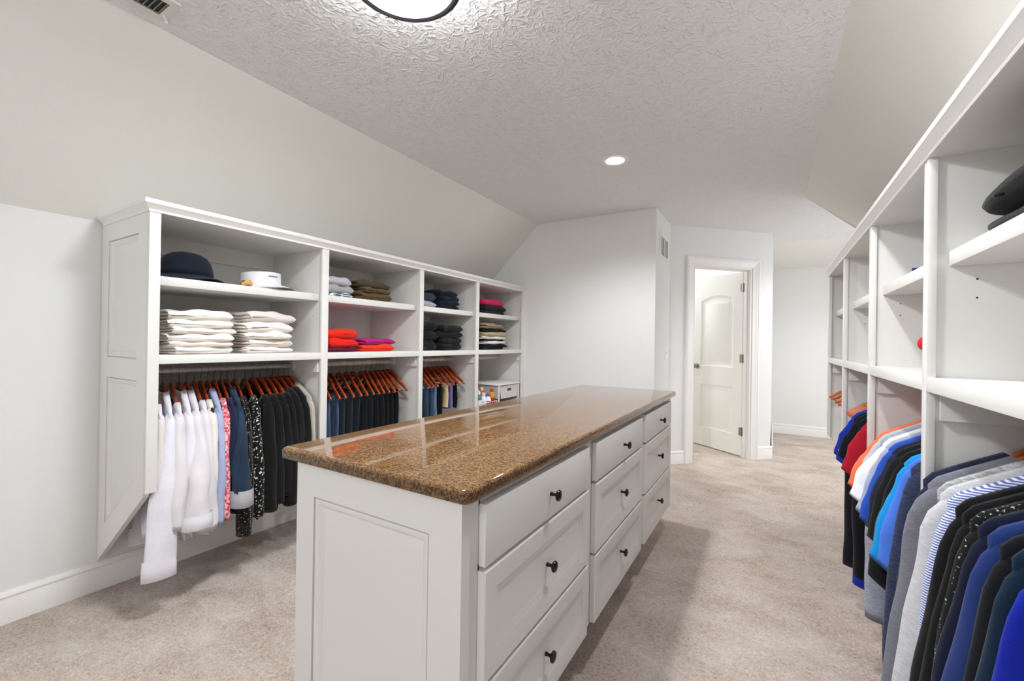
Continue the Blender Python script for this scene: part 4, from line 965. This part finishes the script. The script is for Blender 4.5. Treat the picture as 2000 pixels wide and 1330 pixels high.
pillow(.595, 1.305, Z2, .17, .232, .026, 1, 'travel_pillow', 'black soft bag lying under another one on the nearest upper shelf', 'bag', fab('1c1e20'))
pillow(.60, 1.31, Z2+.048, .185, .238, .034, 2, 'travel_pillow', 'black soft bag with a small zip pull, on top of the other black bag', 'bag', fab('121214'), tag_=True)
t = thing('baseball_cap', 'blue cap on the upper shelf behind the nearest divider', 'cap', (.56, 2.02, Z2))
CAP = fab('1c3c8c'); cc_ = (.58, 2.00)
obj('crown', MB().rings([[(cc_[0]+r*math.cos(2*PI*k/28), cc_[1]+r*math.sin(2*PI*k/28), Z2+zz) for k in range(28)] for r, zz in [(.090, .001), (.092, .03), (.086, .055), (.068, .080), (.04, .095), (.006, .100)]]), CAP, t, smooth='all')
rows = [[(cc_[0]-(.085+v*.075)*math.cos(a), cc_[1]+(.085+v*.03)*math.sin(a), Z2+.020-.016*v*abs(math.sin(a))-.004*v) for a in [(-1.1+2.2*k/16) for k in range(17)]] for v in [0, .33, .66, 1]]
br = MB(); br.rings(rows, False, False, closed=False); br.rings([[(x, y, z-.003) for x, y, z in r] for r in rows], False, False, closed=False)
obj('peak', br, CAP, t, smooth='all')
t = thing('knitted_hat', 'red knitted hat with a pompom on the fixed shelf behind the nearest divider', 'hat', (.62, 1.95, Z1))
RED = fab('c01822')
obj('crown', MB().lathe([(.090, .0), (.096, .02), (.096, .045), (.090, .05), (.088, .075), (.065, .10), (.03, .115), (.004, .118)], (.62, 1.95, Z1), 32), RED, t, smooth='all')
obj('cord', MB().tube([(.60, 1.955, Z1+.112), (.55, 1.97, Z1+.130), (.50, 1.985, Z1+.120), (.478, 1.992, Z1+.108)], .006, 8), RED, t, smooth='all')
obj('pompom', MB().lathe([(.027*math.sin(PI*k/10)+.001, -.027*math.cos(PI*k/10)) for k in range(11)], (.462, 1.997, Z1+.095), 16), fab('c8202a'), t, smooth='all')

# ---------------------------------------------------------------- drawer cart and bottles in the last left bay
ct = thing('drawer_cart', 'white cart of plastic bins in the last bay of the left unit', 'drawer cart', (-2.45, 3.70, 0), 0)
CX0, CX1, CY0, CY1, CZT = -2.70, -2.235, 3.50, 3.885, .795
box('top_board', (CX0, CX1, CY0-.01, CY1+.01, CZT, CZT+.016), 'plastic_white', ct, .003)
for x in (CX0+.01, CX1-.018):
    for y in (CY0, CY1-.012): box('post', (x, x+.012, y, y+.012, 0, CZT), 'plastic_white', ct)
for k in range(5):
    z1 = CZT-.015-k*.155; z0 = z1-.115
    if z0 < .02: break
    mb = MB(); a, b_ = CY0+.022, CY1-.022
    mb.prism([(CX1-.012, a+.02, z0), (CX1-.012, b_-.02, z0), (CX1-.012, b_, z1), (CX1-.012, a, z1)], (.004, 0, 0))
    mb.box(CX0+.02, CX1-.012, a+.02, b_-.02, z0, z0+.003); mb.box(CX0+.02, CX1-.012, a, a+.003, z0, z1); mb.box(CX0+.02, CX1-.012, b_-.003, b_, z0, z1)
    dr = obj('bin_drawer', mb, 'plastic_clear_white', ct)
    obj('handle_slot', MB().box(CX1-.009, CX1-.0065, (a+b_)/2-.035, (a+b_)/2+.035, z1-.045, z1-.020), 'duct_dark', dr, bevel=.001)
    fr = MB(); fr.tube([(CX1-.004, CY0+.012, z1+.004), (CX1-.004, CY1-.012, z1+.004)], .003, 6)
    fr.tube([(CX0+.02, CY0+.014, z1+.004), (CX1-.006, CY0+.014, z1+.004)], .003, 6)
    obj('runner', fr, 'plastic_white', ct)
t = thing('wire_basket', 'white wire basket of bottles beside the drawer cart', 'basket', (-2.40, 3.33, .56))
bx0, bx1, by0, by1 = -2.55, -2.25, 3.18, 3.478
for z in (.565, .60, .655):
    obj('hoop', MB().tube([(bx0, by0, z), (bx1, by0, z), (bx1, by1, z), (bx0, by1, z), (bx0, by0, z)], .0028, 6), 'plastic_white', t)
for k in range(9):
    y = by0+(by1-by0)*k/8; obj('wire', MB().tube([(bx1, y, .655), (bx1, y, .563), (bx0, y, .563), (bx0, y, .655)], .0018, 5), 'plastic_white', t)
for (x, y) in ((bx0, by0), (bx1, by0), (bx1, by1), (bx0, by1)): obj('leg', MB().tube([(x, y, 0), (x, y, .655)], .004, 6), 'plastic_white', t)
def bottle(x, y, z, r, h, col, cap, band_c, label, kind='bottle'):
    t = thing(kind, label, kind.replace('_', ' '), (x, y, z))
    b1 = 'pl_'+col
    if b1 not in MAT: simple(b1, col, .3)
    if 'pl_'+cap not in MAT: simple('pl_'+cap, cap, .35)
    if 'pl_'+band_c not in MAT: simple('pl_'+band_c, band_c, .4)
    if kind == 'spray_can': prof = [(r*.96, 0), (r, .004), (r, h*.80), (r*.55, h*.87)]
    else: prof = [(r*.94, 0), (r, .006), (r, h*.66), (r*.8, h*.76), (r*.42, h*.82), (r*.4, h*.86)]
    obj('vessel', MB().lathe(prof, (x, y, z), 20), 'pl_'+col, t, smooth=True)
    cr_ = r*.62 if kind == 'spray_can' else r*.5
    obj('cap', MB().lathe([(cr_, prof[-1][1]-.002), (cr_, h*.97), (cr_*.8, h)], (x, y, z), 18), 'pl_'+cap, t, smooth=True)
    obj('label_band', MB().lathe([(r+.0004, h*.18), (r+.0008, h*.2), (r+.0008, h*.58), (r+.0004, h*.6)], (x, y, z), 20, cap0=False, cap1=False), 'pl_'+band_c, t, smooth=True)
BZ = .566
for a in [(-2.285, 3.225, .030, .20, '1d7f96', 'f2f2f2', 'e8e8ee', 'teal bottle with a white cap at the basket front corner', 'bottle'),
          (-2.375, 3.225, .032, .25, '2f7a34', '2c6a30', 'dfe6d8', 'green and white spray can at the back of the basket', 'spray_can'),
          (-2.285, 3.300, .032, .18, 'eceaf0', 'dadada', 'd8cfe8', 'round white bottle at the basket front', 'bottle'),
          (-2.375, 3.310, .030, .235, 'e8e8ea', 'c8c8cc', '9aa6b2', 'tall white and grey spray can behind the round bottle', 'spray_can'),
          (-2.285, 3.375, .031, .165, 'f0eef2', '6a4aa0', 'c23a4a', 'white bottle with a violet cap', 'bottle'),
          (-2.290, 3.445, .028, .205, 'd9a23a', 'c0392b', 'b8232c', 'yellow and red spray can next to the cart', 'spray_can'),
          (-2.375, 3.40, .028, .215, 'c24a32', 'e8d9a0', 'e6d7b0', 'red can with a cream band behind the yellow one', 'spray_can')]:
    bottle(a[0], a[1], BZ, a[2], a[3], a[4], a[5], a[6], a[7], a[8])
tag(obj('green_cloth', MB().rings([[(-2.30+.05*u+.004*math.sin(9*a), 3.69+.10*math.cos(a)*(1-.3*abs(u)), .665+.028+.018*math.sin(a)+.005*math.sin(5*a)) for a in [2*PI*k/16 for k in range(16)]] for u in (-1, -.5, 0, .5, 1)]), fab('3d9a3a'), smooth='all'), 'green cloth lying in the second cart drawer', 'cloth')
